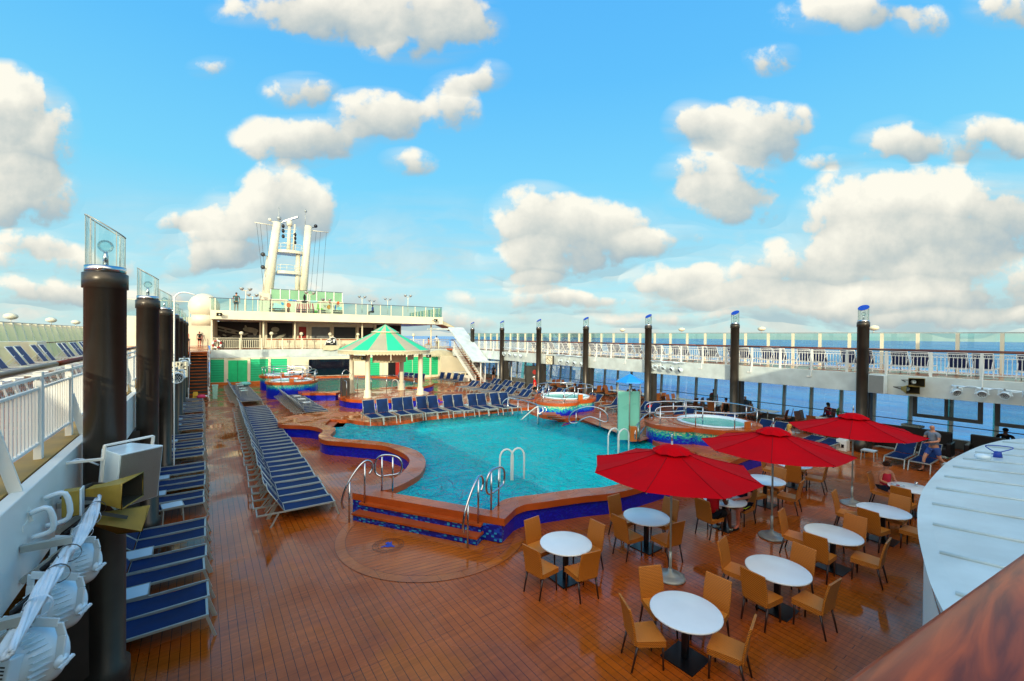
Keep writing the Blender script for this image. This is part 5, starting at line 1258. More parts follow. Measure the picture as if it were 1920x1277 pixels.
# ================================================================ pool rails and ladders
def hoop(label,posts,shape,col='steel',r=.028,n=8):
    t=T('hand_rail',label,'handrail'); b=MB(); b.tube(cr(shape,5),r,n); b.build('bent_rail',col,t)
    for p,z in posts: b=MB(); b.tube([p,(p[0],p[1],z)],.024,8); b.build('post',col,t)
def step_rail(side,i):
    if side=='left': a,bp,c,d=(3.21,11.82,0),(3.63,11.88,.42),(4.16,12.04,.6),(4.40,11.84,.6)
    else: a,bp,c,d=(5.11,8.82,0),(5.52,9.03,.42),(5.98,9.16,.6),(6.28,9.27,.6)
    A=Vector(a);B=Vector(bp);u=(B-A); u.z=0; u.normalize()
    P=lambda t,z,q=A: tuple(Vector((q.x+u.x*t,q.y+u.y*t,z)))
    D=(B-A).xy.length
    hoop('outer curved steel handrail at the %s of the pool steps'%side,[(a,1.12),(bp,1.5)],[P(-.16,.42),P(-.2,.62),P(-.1,.95),P(D*.4,1.35),P(D,1.56),P(D+.18,1.50),P(D+.22,1.32),P(D+.12,1.18)])
    C=Vector(c);E=Vector(d);u2=(E-C); u2.z=0; u2.normalize(); Q=lambda t,z: (C.x+u2.x*t,C.y+u2.y*t,z); D2=(E-C).xy.length
    hoop('inner rounded steel handrail at the %s of the pool steps'%side,[(c,1.56),(d,1.56)],[Q(-.02,1.0),Q(-.18,1.1),Q(-.2,1.36),Q(-.08,1.56),Q(D2*.5,1.62),Q(D2+.15,1.56),Q(D2+.26,1.36),Q(D2+.2,1.12),Q(D2*.6,1.04),Q(.05,1.02)])
step_rail('left',0); step_rail('right',1)
def ladder(label,x,y,dx,dy,w=.5,z0=.1,top=1.45,o=(.5,0)):
    t=T('pool_ladder',label,'ladder')
    for s in (0,1):
        px_,py=x+dx*w*s,y+dy*w*s; b=MB(); K=[(px_,py,z0-.3),(px_,py,top-.3)]+[(px_+o[0]*(.5-.5*math.cos(q)),py+o[1]*(.5-.5*math.cos(q)),top-.3+.28*math.sin(q)) for q in [PI*j/8 for j in range(1,8)]]+[(px_+o[0],py+o[1],top-.3),(px_+o[0],py+o[1],z0-.3)]
        b.tube(K,.03,10); b.build('side_rail','white',t)
    for z in (.1,.35): b=MB(); b.bar((x+o[0],y+o[1],z),(x+dx*w+o[0],y+dy*w+o[1],z),.1,.03); b.build('rung','bluecap',t)
ladder('white pool ladder hoops in the near middle of the pool',7.66,11.25,.85,-.2,.45,o=(.42,-.12)); 
ladder('white pool ladder hoops by the right steps of the pool',12.9,11.45,.6,-.8,.38,o=(.62,.0))
ladder('small white ladder hoops in the far pool behind the gazebo',*at(735,735,.42)[:2],.85,-.2,.6,o=(.4,-.3))
fr_=[at(952,783,.4),at(971,785,.4),at(990,790,.4),at(1010,797,.4)]
hoop('long steel handrail slanting into the far right corner of the pool',[(p,1.5-.04*i) for i,p in enumerate(fr_)],[(fr_[0][0]-.1,fr_[0][1]+.2,.95),(fr_[0][0]-.25,fr_[0][1]+.2,1.2),(fr_[0][0],fr_[0][1],1.5)]+[(p[0],p[1],1.47) for p in fr_[1:3]]+[(fr_[3][0],fr_[3][1],1.42),(fr_[3][0]+.2,fr_[3][1]-.35,1.3),(fr_[3][0]+.12,fr_[3][1]-.3,1.05),(fr_[3][0],fr_[3][1],.95)])
p=at(1008,795,.4); q=at(977,788,.4); hoop('white sloping handrail beside the far corner steps',[(p,1.3)],[(q[0],q[1],.42),(p[0]-.1,p[1]+.1,1.25),(p[0]+.15,p[1]-.1,1.3),(p[0]+.2,p[1]-.2,1.1),(p[0],p[1],.9)],'white')
def arch(label,A,B,z0=.6,top=1.55,ext=.35):
    A=Vector(A);B=Vector(B);u=(B-A); u.z=0; D=u.length; u.normalize(); Q=lambda t,z:(A.x+u.x*t,A.y+u.y*t,z)
    hoop(label,[((A.x,A.y,z0),1.2),((B.x,B.y,z0),1.35)],[Q(ext*.2,z0+.2),Q(-ext*.8,z0+.18),Q(-ext,z0+.45),Q(-ext*.2,top-.25),Q(D*.5,top),Q(D,top-.06),Q(D+ext,top-.35),Q(D+ext*.8,z0+.35),Q(D*.6,z0+.55),Q(ext*.4,z0+.3)])
arch('curved steel handrail between the far hot tub and the shower tower',at(1080,800,.5),at(1125,800,.6),.5)
arch('curved steel handrail beside the near right pool steps',at(1196,830,.5),at(1222,812,.6),.5)
# ================================================================ people
def skinmesh(name,verts,edges,mat,parent,sub=1):
    """verts: list of (pos, radius); first vertex is the root"""
    me=bpy.data.meshes.new(name); me.from_pydata([v[0] for v in verts],edges,[]); me.materials.append(M[mat] if isinstance(mat,str) else mat)
    o=bpy.data.objects.new(name,me); COL.objects.link(o); o.parent=parent
    me.skin_vertices or me.attributes
    bm=bmesh.new(); bm.from_mesh(me); sl_=bm.verts.layers.skin.verify(); bm.verts.ensure_lookup_table()
    for i,v in enumerate(verts):
        r=v[1]; r=(r,r) if isinstance(r,(int,float)) else r; bm.verts[i][sl_].radius=r; bm.verts[i][sl_].use_root=(i==0)
    bm.to_mesh(me); bm.free()
    s=o.modifiers.new('skin','SKIN'); s.use_smooth_shade=True; s.branch_smoothing=.6
    b=o.modifiers.new('sub','SUBSURF'); b.levels=sub; b.render_levels=sub
    return o
def person(label,loc,rz,pose='stand',skin='skin',shirt='#808080',shorts='#303040',hair='#3a2418',sleeve=True,longhair=False,bare=False,cap=None,arms=None,female=False,head_turn=0,group=None,shoes='#2a2420',scale=1.0,legs=True,lower=True,hairy=True,glasses=False):
    t=T('person',label,'person',loc,rz,group); t.scale=(scale,)*3
    V=Vector
    sw=.175 if female else .20
    if pose=='sit': hipz=.50; P_=V((0,0,hipz)); lean=.02
    else: hipz=.93; P_=V((0,0,hipz)); lean=.04
    waist=P_+V((0,lean*.3,.17)); chest=P_+V((0,lean,.38)); nb=P_+V((0,lean*1.2,.52)); neck=P_+V((0,lean*1.4,.60)); hd=P_+V((0,lean*1.6+.02,.69)); ht=P_+V((0,lean*1.6+.02,.77))
    J=[(P_,.125),(waist,.115 if female else .125),(chest,.135),(nb,.075),(neck,.052)]
    E=[(0,1),(1,2),(2,3),(3,4)]
    def addj(p,r,par): J.append((p,r)); E.append((par,len(J)-1)); return len(J)-1
    h1=addj(hd+V((0,0,-.02)),.078,4); h2=addj(ht,.072,h1)
    L={}
    for s in (-1,1):
        if pose=='sit':
            hp_=P_+V((s*.10,.03,-.02)); kn=P_+V((s*.14,.43,-.02)); an=V((s*.13,.45+.05*s,.09)); toe=an+V((0,.16,-.05))
        elif pose=='walk':
            f=.26*s; hp_=P_+V((s*.09,0,-.07)); kn=V((s*.10,f*.75+.07,.50)); an=V((s*.10,f*1.2-(.08 if s<0 else 0),.10 if s>0 else .16)); toe=an+V((0,.16,-.06 if s>0 else -.10))
        else:
            hp_=P_+V((s*.09,0,-.07)); kn=V((s*.11,.02,.50)); an=V((s*.12,0,.09)); toe=an+V((0,.15,-.05))
        a=addj(hp_,.10,0); b_=addj((hp_+kn)/2,.082,a); c=addj(kn,.058,b_); d_=addj((kn+an)/2+V((0,-.01,.03)),.052,c); e=addj(an,.036,d_); addj(toe,.034,e); L[s]=(hp_,kn,an,toe)
    A={}
    for s in (-1,1):
        sh=nb+V((s*sw,0,-.05)); k='R' if s>0 else 'L'
        el,wr=(arms or {}).get(k,((s*(sw+.07),-.03,-.33),(s*(sw+.06),.10,-.56)))
        el=nb+V(el); wr=nb+V(wr)
        a=addj(nb+V((s*sw*.5,0,-.02)),.075,3); b_=addj(sh,.062,a); c=addj(el,.042,b_); d_=addj((el+wr)/2,.038,c); e=addj(wr,.027,d_)
        dv=(wr-el).normalized(); pm=addj(wr+dv*.06,.034,e); A[s]=(sh,el,wr)
        side=dv.cross(V((0,0,1))); side=side.normalized() if side.length>.1 else V((1,0,0))
        for q,(o_,ln) in enumerate(((-.03,.05),(-.01,.065),(.01,.06),(.03,.048))):
            f1=addj(wr+dv*(.095)+side*o_,.0095,pm); addj(wr+dv*(.095+ln)+side*o_*1.1+V((0,0,-.012)),.008,f1)
        addj(wr+dv*.06+side*-.055+V((0,0,.005)),.010,pm)
    J2=[(tuple(p),r) for p,r in J]
    body=skinmesh('body',J2,E,skin,t)
    # head details
    b=MB(); 
    for s in (-1,1): b.ball((hd.x+s*.028,hd.y+.078,hd.z+.012),.010,6,5)
    eo=b.build('eyes','black',t) if not glasses else None
    b=MB(); b.ball((hd.x,hd.y+.088,hd.z-.012),.014,6,5,sz=1.6); b.build('nose',skin,t)
    if glasses: b=MB(); b.bx(hd.x-.062,hd.x+.062,hd.y+.076,hd.y+.095,hd.z,hd.z+.03); b.build('glasses','black',t)
    if hairy:
        b=MB(); b.ball((hd.x,hd.y-.018,hd.z+.045),.094,14,10,sz=.95,sy=1.08)
        if longhair: b.ball((hd.x,hd.y-.065,hd.z-.09),.085,12,8,sz=1.7,sy=.6); b.ball((hd.x,hd.y-.04,hd.z-.01),.10,12,8,sz=1.1,sy=.8)
        b.build('hair',cloth(hair),t)
    if cap:
        b=MB(); b.ball((hd.x,hd.y-.005,hd.z+.065),.098,14,8,sz=.75); b.obx((hd.x,hd.y+.11,hd.z+.06),(.06,0,0),(0,.06,-.01),(0,0,.007)); b.build('cap',cloth(cap),t)
    # shirt
    if not bare:
        S=[(tuple(P_+V((0,0,-.04))),.145),(tuple(waist),.135 if female else .148),(tuple(chest),.168),(tuple(nb+V((0,0,-.03))),.088)]; SE=[(0,1),(1,2),(2,3)]
        for s in (-1,1):
            S.append((tuple(nb+V((s*sw*.5,0,-.03))),.086 if sleeve else .05)); SE.append((3,len(S)-1))
            if sleeve:
                S.append((tuple(A[s][0]),.073)); SE.append((len(S)-2,len(S)-1)); S.append((tuple((A[s][0]*.4+A[s][1]*.6)),.062)); SE.append((len(S)-2,len(S)-1))
        skinmesh('shirt',S,SE,cloth(shirt),t)
    if lower:
        S=[(tuple(P_+V((0,0,.07))),.150)]; SE=[]
        for s in (-1,1):
            hp_,kn,an,toe=L[s]; S.append((tuple(hp_),.115)); SE.append((0,len(S)-1)); S.append((tuple(hp_*.25+kn*.75),.092)); SE.append((len(S)-2,len(S)-1))
        skinmesh('shorts',S,SE,cloth(shorts),t)
    for s in (-1,1):
        an,toe=L[s][2],L[s][3]; b=MB(); c=(an+toe)/2; b.ball((c.x,c.y+.01,c.z-.035),.055,10,6,sz=.62,sy=2.3,sx=.9); b.build('shoe',cloth(shoes),t)
    return t
def face(loc,tgt): return math.atan2(tgt[1]-loc[1],tgt[0]-loc[0])-PI/2
x,y,_=at(1003,745,0); person('man in a red shirt and white cap walking past the loungers',(x,y,0),R(50),'walk',shirt='#d8141c',shorts='#101418',cap='#f2f2f0',hair='#8a7a6a',skin='skin')
x,y=22.75,3.95
pm_=person('bald man in a grey T-shirt and blue shorts walking with a tray and cup',(x,y,0),R(58),'walk',shirt='#7d8794',shorts='#3a5aa0',hairy=False,skin='skin',arms={'R':((.26,.05,-.28),(.16,.30,-.34)),'L':((-.26,.05,-.28),(-.14,.32,-.34))},scale=1.05)
b=MB(); d_=Vector((-math.sin(R(58)),math.cos(R(58)))); c_=(x+d_.x*.5,y+d_.y*.5,1.24); b.bx(-.2,.2,-.15,.15,0,.015); tr_=b.build('tray','black',None,c_,R(58)); tag(tr_,'small tray in the hands of the bald man','tray')
b=MB(); b.lathe([(.03,.0),(.042,.08),(.038,.08),(.03,.01)],14); o=b.build('cup','shell',None,(c_[0],c_[1],c_[2]+.016)); tag(o,'white cup on the tray of the bald man','cup')
c=(16.67,3.34); l=(c[0]+.62,c[1]+.38); l=(17.0,4.02); person('woman in a pink top and glasses seated at the table by the kiosk',(*l,0),face(l,(16.4,3.0)),'sit',shirt='#d0304a',shorts='#26324a',sleeve=False,female=True,glasses=True,hair='#4a2c1c',arms={'R':((.24,.05,-.27),(.12,.28,-.33)),'L':((-.24,.05,-.27),(-.12,.28,-.33))})
T5=(11.27,5.96)
l=(10.62,5.92); person('man in a red shirt and dark shorts seated under the nearest umbrella',(*l,0),R(-92),'sit',shirt='#b0101c',shorts='#15171c',skin='skind',hair='#15100c',shoes='#8a8f86',scale=1.12,arms={'R':((.24,.1,-.27),(.12,.34,-.3)),'L':((-.24,.1,-.27),(-.12,.34,-.3))})
l=(11.9,5.80); person('man in navy sportswear with yellow stripes seated under the nearest umbrella',(*l,0),R(86),'sit',shirt='#10162c',shorts='#0e1430',skin='skinr',hair='#3a2a20',scale=1.1,arms={'R':((.24,.1,-.27),(.12,.34,-.3)),'L':((-.24,.1,-.27),(-.12,.34,-.3))})
for s in (-1,1):
    b=MB()
    for q in (-.02,.015): 
        b.tube([(l[0]-.06+0*q,l[1]+s*.252+q,1.0-.0),(l[0]-.16,l[1]+s*.262+q,.86)],.009,5); b.tube([(l[0]-.02,l[1]+s*.20+q,.56),(l[0]-.34,l[1]+s*.215+q,.555)],.010,5)
    o=b.build('sport_stripe',cloth('#c8f020'),None)
    tag(o,'yellow green stripes on the %s side of the navy sportswear'%('near' if s<0 else 'far'),'stripe','stripes on the navy sportswear')
for i,(dx,dy,m_,lab) in enumerate(((-.2,.05,'shell','white plate of food before the man in navy'),(.22,-.02,'shell','white plate on the table of the two men'),)):
    p=(T5[0]+dx,T5[1]+dy,.76); t=T('plate',lab,'plate',p,0); b=MB(); b.lathe([(.06,0),(.13,.018),(.12,.014),(.05,.005)],24); b.build('dish',m_,t); b=MB(); b.ball((0,0,.015),.07,10,6,sz=.3); b.build('food',cloth('#a8642c'),t)
t=T('plate','plate with blue and red leftovers before the woman in pink','plate',(16.55,3.62,.76)); b=MB(); b.lathe([(.08,0),(.16,.018),(.15,.014),(.06,.005)],24); b.build('dish','shell',t); b=MB(); b.ball((0,0,.015),.05,10,6,sz=.3); b.build('food',cloth('#c05050'),t)
b=MB(); b.lathe([(.035,0),(.038,.12),(.03,.12)],14); o=b.build('tumbler','steel',None,(16.95,3.3,.76)); tag(o,'grey tumbler beside the plate of the woman in pink','tumbler')
b=MB(); b.lathe([(.03,0),(.04,.12),(.036,.12)],14); o=b.build('glass','glassc',None,(11.0,5.75,.76)); tag(o,'clear glass on the table of the two men','glass')
def sat(label,l,tgt,**k): return person(label,(*l,0),face(l,tgt),'sit',**k)
x,y,_=at(1478,832,.45); sat('blonde woman with bare shoulders behind the middle umbrella',(x,y),(x+3,y-3),bare=False,shirt='#e6a090',sleeve=False,female=True,longhair=True,hair='#c8a050',glasses=True,shorts='#202430')
for u,v,lab,kw,tg in ((1553,782,'woman in a red top with a dark ponytail at a window table',dict(shirt='#c8202c',female=True,longhair=True,hair='#1c1210',shorts='#14203c',skin='skin',arms={'L':((-.25,.1,-.2),(-.2,.38,-.05))}),(-1,.4)),
 (1338,752,'man in a red shirt and black cap at a window table',dict(shirt='#a8281c',cap='#121212',hair='#1c1210'),(1,.3)),
 (1361,772,'woman in a black top sitting sideways near the windows',dict(shirt='#181818',female=True,hair='#2c1c14',sleeve=False,longhair=False,shorts='#181818'),(-1,-.6)),
 (1398,766,'bald bearded man in grey beside the second right column',dict(shirt='#6c7686',hair='#2c1c14',hairy=False),(-1,.1)),
 (1885,840,'dark haired person half hidden behind the white kiosk roof',dict(shirt='#15171c',hair='#0c0a0a',skin='skind'),(-1,0))):
    x,y,_=at(u,v,.45); sat(lab,(x,y),(x+tg[0],y+tg[1]),**kw)
    if u<1800: CHD.put((x,y,0),face((x,y),(x+tg[0],y+tg[1]))+PI/2,'brown wicker chair of the '+' '.join(lab.split()[:8]),'brown wicker chairs by the sea windows')
x,y,_=at(374,648,3.5); person('person dressed in black standing on the landing above the left stairs',(x,y,3.5),R(180),'stand',shirt='#15151a',shorts='#15151a',skin='skinr',hair='#5a4030')
x,y,_=at(352,650,3.5); person('person in a salmon shirt at the left of the landing',(x,y,3.5),R(120),'stand',shirt='#e8705c',shorts='#2a2a30',hair='#4a3020')
p=hit(443,583,1.2); person('man in a grey green shirt standing on the top deck behind the glass',W(p[0],1.2,7.29),R(180),'stand',shirt='#4a625c',shorts='#3c5058',hair='#3a2418',scale=1.08)
p=hit(699,583,2.0); person('person in blue seated behind the glass of the top deck',W(p[0],2.0,7.29),R(90),'sit',shirt='#1a3f98',hair='#14100e',skin='skind')
p=hit(804,640,1.5); person('woman with dark hair behind the balcony railing',W(p[0],1.5,3.47),R(90),'sit',shirt='#b83040',female=True,longhair=True,hair='#14100e')
p=hit(819,640,1.0); person('man in a white shirt standing behind the balcony railing',W(p[0],1.0,3.47),R(0),'stand',shirt='#e8ecf0',shorts='#1c1c24',hair='#14100e',skin='skind',scale=.9)
x,y,_=at(925,712,0); person('person in dark clothes in the shade under the right stair roof',(x,y,0),R(180),'stand',shirt='#2c3440',shorts='#1c2028',scale=.95)
for (u,v,lab,z) in ((603,708,'bather with bare back in the rear left hot tub',1.3),(563,716,'bather leaning in the front left hot tub',1.3),(645,722,'swimmer with only the head above the far pool',.42)):
    x,y,_=at(u,v,z); zz_=.45 if z>1 else -.64
    if z>1: x,y=((6.9,45.2) if u>590 else (6.7,39.3))
    person(lab,(x,y,zz_),R(150 if u<600 else 200),'sit' if z>1 else 'stand',bare=True,skin='skinr',shorts='#3a2030',hair='#1c1210',scale=1.0 if z>1 else .75)
# ================================================================ left foreground fittings
def stage_light():
    """drum with fins pointing +x, hung in a yoke"""
    t=T('stage_light','','stage light')
    def lx(prof,n=32,mi=0,b=None):
        v=[];f=[];K=len(prof)
        for r,x in prof:
            for k in range(n): a=2*PI*k/n; v.append((x,r*math.cos(a),r*math.sin(a)))
        for i in range(K-1):
            for k in range(n): f.append((i*n+k,i*n+(k+1)%n,(i+1)*n+(k+1)%n,(i+1)*n+k))
        f.append(tuple(range(n))); f.append(tuple(range((K-1)*n,K*n))); b.add(v,f,mi,True)
    b=MB(); lx([(.10,-.17),(.15,-.15),(.19,-.04),(.225,.0),(.235,.04),(.235,.10),(.225,.115),(.21,.115),(.205,.09)],b=b); b.build('housing','shell',t)
    b=MB()
    for k in range(26):
        a=2*PI*k/26; b.obx((-.08,.195*math.cos(a),.195*math.sin(a)),(.075,0,0),(0,.018*math.cos(a),.018*math.sin(a)),(0,-.004*math.sin(a),.004*math.cos(a)))
    b.build('cooling_fins','shell',t)
    b=MB(); b.obx((-.2,0,0),(.05,0,0),(0,.12,0),(0,0,.12)); ctl=b.build('control_box','shell',t,bevel=.012)
    b=MB(); 
    for k in range(7): b.bx(-.252,-.249,-.09,.02,-.09+k*.025,-.08+k*.025)
    b.build('vent_slots','black',ctl)
    b=MB(); b.bx(-.252,-.249,.04,.1,-.05,.06); b.build('cable_socket','dgrey',ctl)
    b=MB()
    for k in range(19):
        r=0 if k==0 else (.075 if k<7 else .15); a=2*PI*(k-1)/6 if k<7 else 2*PI*(k-7)/12; b.ball((.10,r*math.cos(a),r*math.sin(a)),.028,8,6)
    b.build('lens_cluster','dglass',t)
    b=MB(); pts=[(0,-.26,0),(-.02,-.26,.2),(-.05,-.24,.3),(-.05,.24,.3),(-.02,.26,.2),(0,.26,0)]
    for i in range(5): b.bar(pts[i],pts[i+1],.07,.018,up=(1,0,0))
    b.build('yoke','shell',t,bevel=.006)
    for s in (-1,1):
        b=MB(); v,f,mi,sm=lathe_y([(.055,0),(.055,.02),(.03,.025),(.03,.05)],18); b.add([(x,s*(.27)+s*y_,z) for x,y_,z in v],f,0,True); b.bar((-.05,s*.32,-.03),(.05,s*.32,.03),.025,.02); b.build('clamp_knob','shell',t)
    b=MB(); b.bx(-.08,-.02,-.04,.04,.3,.42); b.build('hook_clamp','alu',t)
    return t
SL=Proto(stage_light())
for i,(x,y,z) in enumerate(((-1.06,6.2,2.6),(-1.04,5.35,2.6),(-1.02,4.6,2.6))):
    o=SL.put((x,y,z),0,['farthest of the three big white stage lights at the lower left','middle one of the three big white stage lights at the lower left','nearest white stage light, cut by the bottom left corner'][i],'white stage lights on the left beam',.9); o.rotation_euler=(0,R(12),R(52))
x,y,z=atx(331,708,-.75); o=SL.put((x,y,z),0,'white stage light facing the viewer on the left beam by the clock','white stage lights on the left beam'); o.rotation_euler=(0,R(15),R(-75))
x,y,z=atx(345,682,-.75); o=SL.put((x,y,z),0,'farthest small stage light on the left beam near the stairs','white stage lights on the left beam'); o.rotation_euler=(0,R(15),R(-75))
for gi,(us,v0) in enumerate((((1793,1841,1885,1930),736),((1228,1243,1259,1275),689),((1051,1064,1077,1090),678),((945,955,965,975),664))):
    for i,u in enumerate(us):
        v=v0+(u-us[0])*(.06 if gi==0 else .12); x,y,z=atx(u,v,24.0); o=SL.put((x,y,z),0,'%s white stage light from the left in the %s cluster on the right beam'%(nth(i),['nearest','second','third','farthest'][gi]),'white stage lights on the right beam',.62); o.rotation_euler=(0,R(25),R(180+(35,10,-10,-30)[i]))
    a=atx(us[0]-8,v0-13,24.15); c=atx(us[-1]+8,v0-13+(us[-1]-us[0])*.1,24.15); b=MB(); b.tube([a,c],.035,6); 
    for q in (0,.5,1): p=Vector(a)*(1-q)+Vector(c)*q; b.tube([tuple(p),(24.34,p.y,p.z+.02)],.025,6)
    cb=cr([Vector(a)*(1-q)+Vector(c)*q+Vector((-.04,0,-.05*math.sin(q*18))) for q in [k/10 for k in range(11)]],2); b.tube(cb,.02,5)
    o=b.build('light_bar','shell'); tag(o,'white bar carrying the %s cluster of stage lights on the right beam'%['nearest','second','third','farthest'][gi],'bar','bars of the stage lights')
# bar, cables and brackets on the left
t=T('light_bar','white bar with brackets carrying the three big stage lights','bar'); b=MB(); b.tube([(-1.02,3.9,2.98),(-1.02,7.0,2.98)],.03,8); b.build('pipe','shell',t)
for y in (4.3,5.7,6.9):
    b=MB(); b.bar((-1.31,y,3.05),(-.98,y,3.05),.06,.06); b.bar((-1.31,y,2.75),(-1.0,y,3.0),.05,.05); b.build('bracket','alu',t)
t=T('cable_bundle','thick bundle of twisted white cables above the big stage lights','cable'); rc=random.Random(9)
for k in range(11):
    ph=rc.uniform(0,6.3); am=rc.uniform(.01,.035); b=MB(); pts=[]
    for i in range(15):
        y=3.9+(6.75-3.9)*i/14; pts.append((-.93+am*math.cos(ph+y*4.5)-.02*(k%3),y,3.06+.05*math.sin(y*3)+am*math.sin(ph+y*4.5)))
    b.tube(cr(pts,2),rc.uniform(.011,.017),6); b.build('cable','cable',t)
for y in (4.4,4.9,5.3,5.8,6.2,6.5):
    b=MB(); v,f,mi,sm=lathe_y([(.075,-.012),(.078,0),(.075,.012)],14); b.add([(-.93+x,y+yy,3.07+z) for x,yy,z in v],f,0,True); b.build('cable_tie','black' if int(y*10)%2 else 'cable',t)
for (y,dx) in ((4.7,.0),(5.45,.03),(6.3,.02)):
    b=MB(); b.tube(cr([(-.93,y,3.05),(-.98,y+.05,2.92),(-1.1,y-.1,2.8),(-1.12,y,2.68)],4),.014,6); b.build('cable','cable',t)
    b=MB(); b.tube([(-1.02,y+.1,2.98),(-1.16,y+.16,2.86)],.026,8); b.tube([(-1.06,y+.2,2.95),(-1.18,y+.3,2.82)],.024,8); b.build('connector','black',t)
# junction box and pipe loop on the beam
t=T('junction_box','small olive and grey junction box on the left beam','box',(-1.16,6.7,3.12)); b=MB(); b.bx(-.07,.07,-.07,.07,-.14,.14); b.build('box','horn',t,bevel=.008); b=MB(); b.bx(.071,.09,-.075,.075,-.15,.15); b.build('lid','shell',t,bevel=.006)
t=T('grab_bar','white bent pipe bracket on the left beam above the stage lights','bracket'); b=MB(); b.tube(cr([(-1.3,5.9,3.3),(-1.18,5.9,3.32),(-1.16,5.95,3.1),(-1.3,5.95,3.05)],4),.025,8); b.build('loop','shell',t); b=MB(); b.tube(cr([(-1.3,6.35,3.3),(-1.15,6.35,3.32),(-1.13,6.4,3.05),(-1.3,6.4,3.0)],4),.025,8); b.build('loop','shell',t)
# loudspeaker box
t=T('loudspeaker','large white loudspeaker box with a grey mesh front on the left beam','loudspeaker',(-.80,7.62,3.15)); t.rotation_euler=(R(8),R(0),R(38)); t.scale=(.86,)*3
b=MB(); F_=[(-.30,-.28,-.42),(.30,-.28,-.42),(.30,-.28,.42),(-.30,-.28,.42)]; B_=[(-.2,.28,-.34),(.2,.28,-.34),(.2,.28,.36),(-.2,.28,.36)]
b.add(F_+B_,[(0,1,2,3),(7,6,5,4),(0,4,5,1),(1,5,6,2),(2,6,7,3),(3,7,4,0)]); b.build('cabinet','shell',t,bevel=.012)
b=MB(); b.bx(-.28,.28,-.292,-.281,-.40,.40); b.build('mesh_front','mesh',t)
b=MB(); b.bar((-.33,0,-.05),(-.33,0,.50),.05,.02,up=(1,0,0)); b.bar((-.33,0,.5),(.33,0,.5),.05,.02); b.bar((.33,0,.5),(.33,0,.0),.05,.02,up=(1,0,0)); b.bar((-.33,0,.3),(-.75,.2,.3),.05,.03); b.build('bracket','white',t)
b=MB(); b.tube(cr([(-.2,.3,.1),(-.45,.35,.25),(-.7,.25,.15)],4),.012,6); b.build('lead','cable',t)
t=T('loudspeaker','flat white loudspeaker box beside the nearest right column','loudspeaker',atx(1645,720,24.1)); t.rotation_euler=(0,0,R(-90-8)); b=MB(); b.bx(-.29,.29,-.12,.18,-.40,.40); b.build('cabinet','shell',t,bevel=.012); b=MB(); b.bx(-.27,.27,-.131,-.121,-.38,.38); b.build('mesh_front','mesh',t)
# clocks
for (u,v,x_,rz,lab,s) in ((334,693,-.75,0,'square white clock facing aft beside the left columns',.31),(1031,675,23.95,-80,'square clock on the right beam beside a column',.38)):
    p=atx(u,v,x_); t=T('clock',lab,'clock',p,R(rz)); b=MB(); b.bx(-s,s,-.1,.1,-s,s); b.build('case','pier' if rz else 'cream',t,bevel=.01); b=MB(); b.bx(-s*.92,s*.92,-.112,-.101,-s*.92,s*.92); fc=b.build('dial','cream',t)
    b=MB()
    for k in range(12): a=2*PI*k/12; b.obx((s*.72*math.sin(a),-.116,s*.72*math.cos(a)),(.02*math.cos(a),0,-.02*math.sin(a)),(0,.003,0),(.06*s/.4*math.sin(a),0,.06*s/.4*math.cos(a)))
    b.build('hour_marks','black',fc)
    b=MB(); b.bar((0,-.12,0),(-s*.5,-.12,s*.45),.03,.01,up=(0,1,0)); b.bar((0,-.12,0),(s*.25,-.12,-s*.3),.04,.01,up=(0,1,0)); b.build('hands','black',fc)
# white flag pole and swan neck lamp at the third column
t=T('swan_neck_pole','thin white pole with a bent top strapped to the third left column','pole'); b=MB(); p=(-.78,19.2); b.tube(cr([(p[0],p[1],.0),(p[0],p[1],3),(p[0],p[1],5.9),(p[0]+.03,p[1],6.3),(p[0]+.25,p[1],6.45),(p[0]+.6,p[1],6.38)],5),.024,8); b.build('pole','white',t)
t=T('caution_sign','yellow folding floor sign at the foot of the left staircase','sign',(-.35,39.0,0)); b=MB(); b.add([(-.2,-.15,0),(.2,-.15,0),(.13,0,.75),(-.13,0,.75),(-.2,.15,0),(.2,.15,0)],[(0,1,2,3),(5,4,3,2)]); b.build('panel','yellow',t); b=MB(); b.bar((-.09,-.105,.42),(.09,-.105,.42),.02,.05,up=(0,1,0)); b.build('mark','black',t)
t=T('beach_bag','red and white bag on the last loungers by the left stairs','bag',(-.0,38.4,.45)); b=MB(); b.ball((0,0,0),.3,12,8,sz=.5); b.build('bag',cloth('#e04a6a'),t); b=MB(); b.ball((.22,0,.02),.14,10,6,sz=.5); b.build('flap','white',t)
t=T('litter_bin','tall pale green bin beside the left staircase','bin',(.85,40.2,0)); b=MB(); b.lathe([(.2,0),(.26,1.0),(.29,1.03),(.29,1.07)],4,sm=False,a0=PI/4); b.build('body',cloth('#9ad0c0'),t)
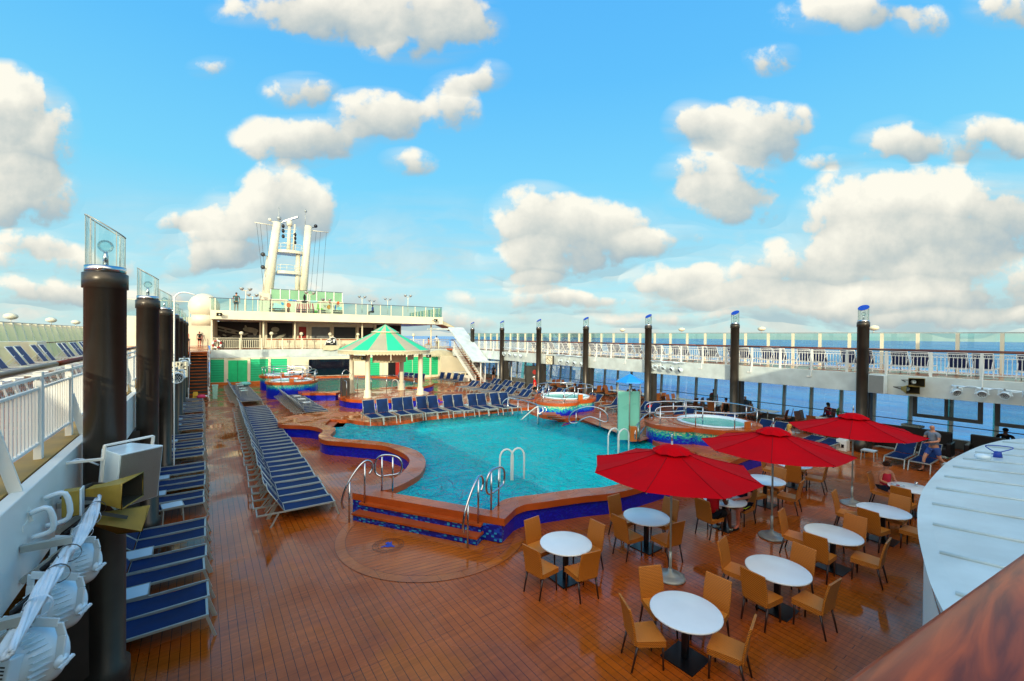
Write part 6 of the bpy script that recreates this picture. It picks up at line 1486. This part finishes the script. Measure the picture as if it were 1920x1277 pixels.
# dark cabinets and stacked furniture by the right windows
t=T('dark_notice_cabinet','dark cabinet with a red round mark behind the man in the red shirt','cabinet',at(997,735,0)); b=MB(); b.bx(-.8,.8,-.3,.3,0,2.3); b.build('body','dgrey',t); b=MB(); disc(b,0,-.31,1.75,.22,.22); b.build('mark','redp',t); t.rotation_euler=(0,0,R(-25)); t.location=(25.2,31.5,0)
def sofa(label,x,y,rz,L,mat='black'):
    t=T('dark_sofa',label,'sofa',(x,y,0),rz,'dark sofas by the right windows'); b=MB(); b.bx(-L/2,L/2,-.4,.4,.12,.45); b.build('seat',mat,t,bevel=.04); b=MB(); b.bx(-L/2,L/2,.28,.45,.45,1.05); b.build('backrest',mat,t,bevel=.04)
    for s in (-1,1): b=MB(); b.bx(s*L/2-.08,s*L/2+.08,-.42,.42,.1,.68); b.build('armrest',mat,t,bevel=.03)
sofa('long dark sofa behind the bald man, folded covers on its back',26.0,5.2,R(-90),2.4); sofa('dark sofa back between the bald man and the kiosk roof',26.3,3.0,R(-90),1.0); sofa('tan sofa back right of the nearest right column',26.5,7.35,R(-90),1.0,'olive')
b=MB(); b.obx((26.4,5.3,1.12),(.08,.35,0),(.2,-.04,.0),(0,0,.05)); o=b.build('folded_cover',cloth('#8fa09c'),bevel=.02); tag(o,'pale folded cover on the back of the long dark sofa','cover')
t=T('white_cooler_box','small white box with a black socket at the foot of the nearest right column','box',(23.65,7.1,0)); b=MB(); b.bx(-.2,.2,-.2,.2,0,.5); b.build('case','white',t,bevel=.01); b=MB(); b.bx(-.21,-.20,-.1,.0,.15,.3); b.build('socket','black',t)
x,y,_=at(1221,757,.75); b=MB(); b.ball((x,y,.55),.3,12,8,sz=.5,sy=.7); o=b.build('beach_bag',cloth('#e02018')); tag(o,'red bag on the lounger right of the far hot tub','bag')
x,y,_=at(1575,775,.8); b=MB(); b.ball((x,y,.85),.28,12,8,sz=1.1,sy=.6); o=b.build('jacket','lime'); tag(o,'lime green jacket behind the woman with the ponytail','jacket')
# solid wall added under the left walkway to keep the low sun out
b=MB(); b.bx(-7.3,-7.0,-6,66,0,3.3); o=b.build('sun_block_wall','dgrey'); tag(o,'grey wall added under the left walkway to block the low sun','wall')
# plaque on the far hot tub wall
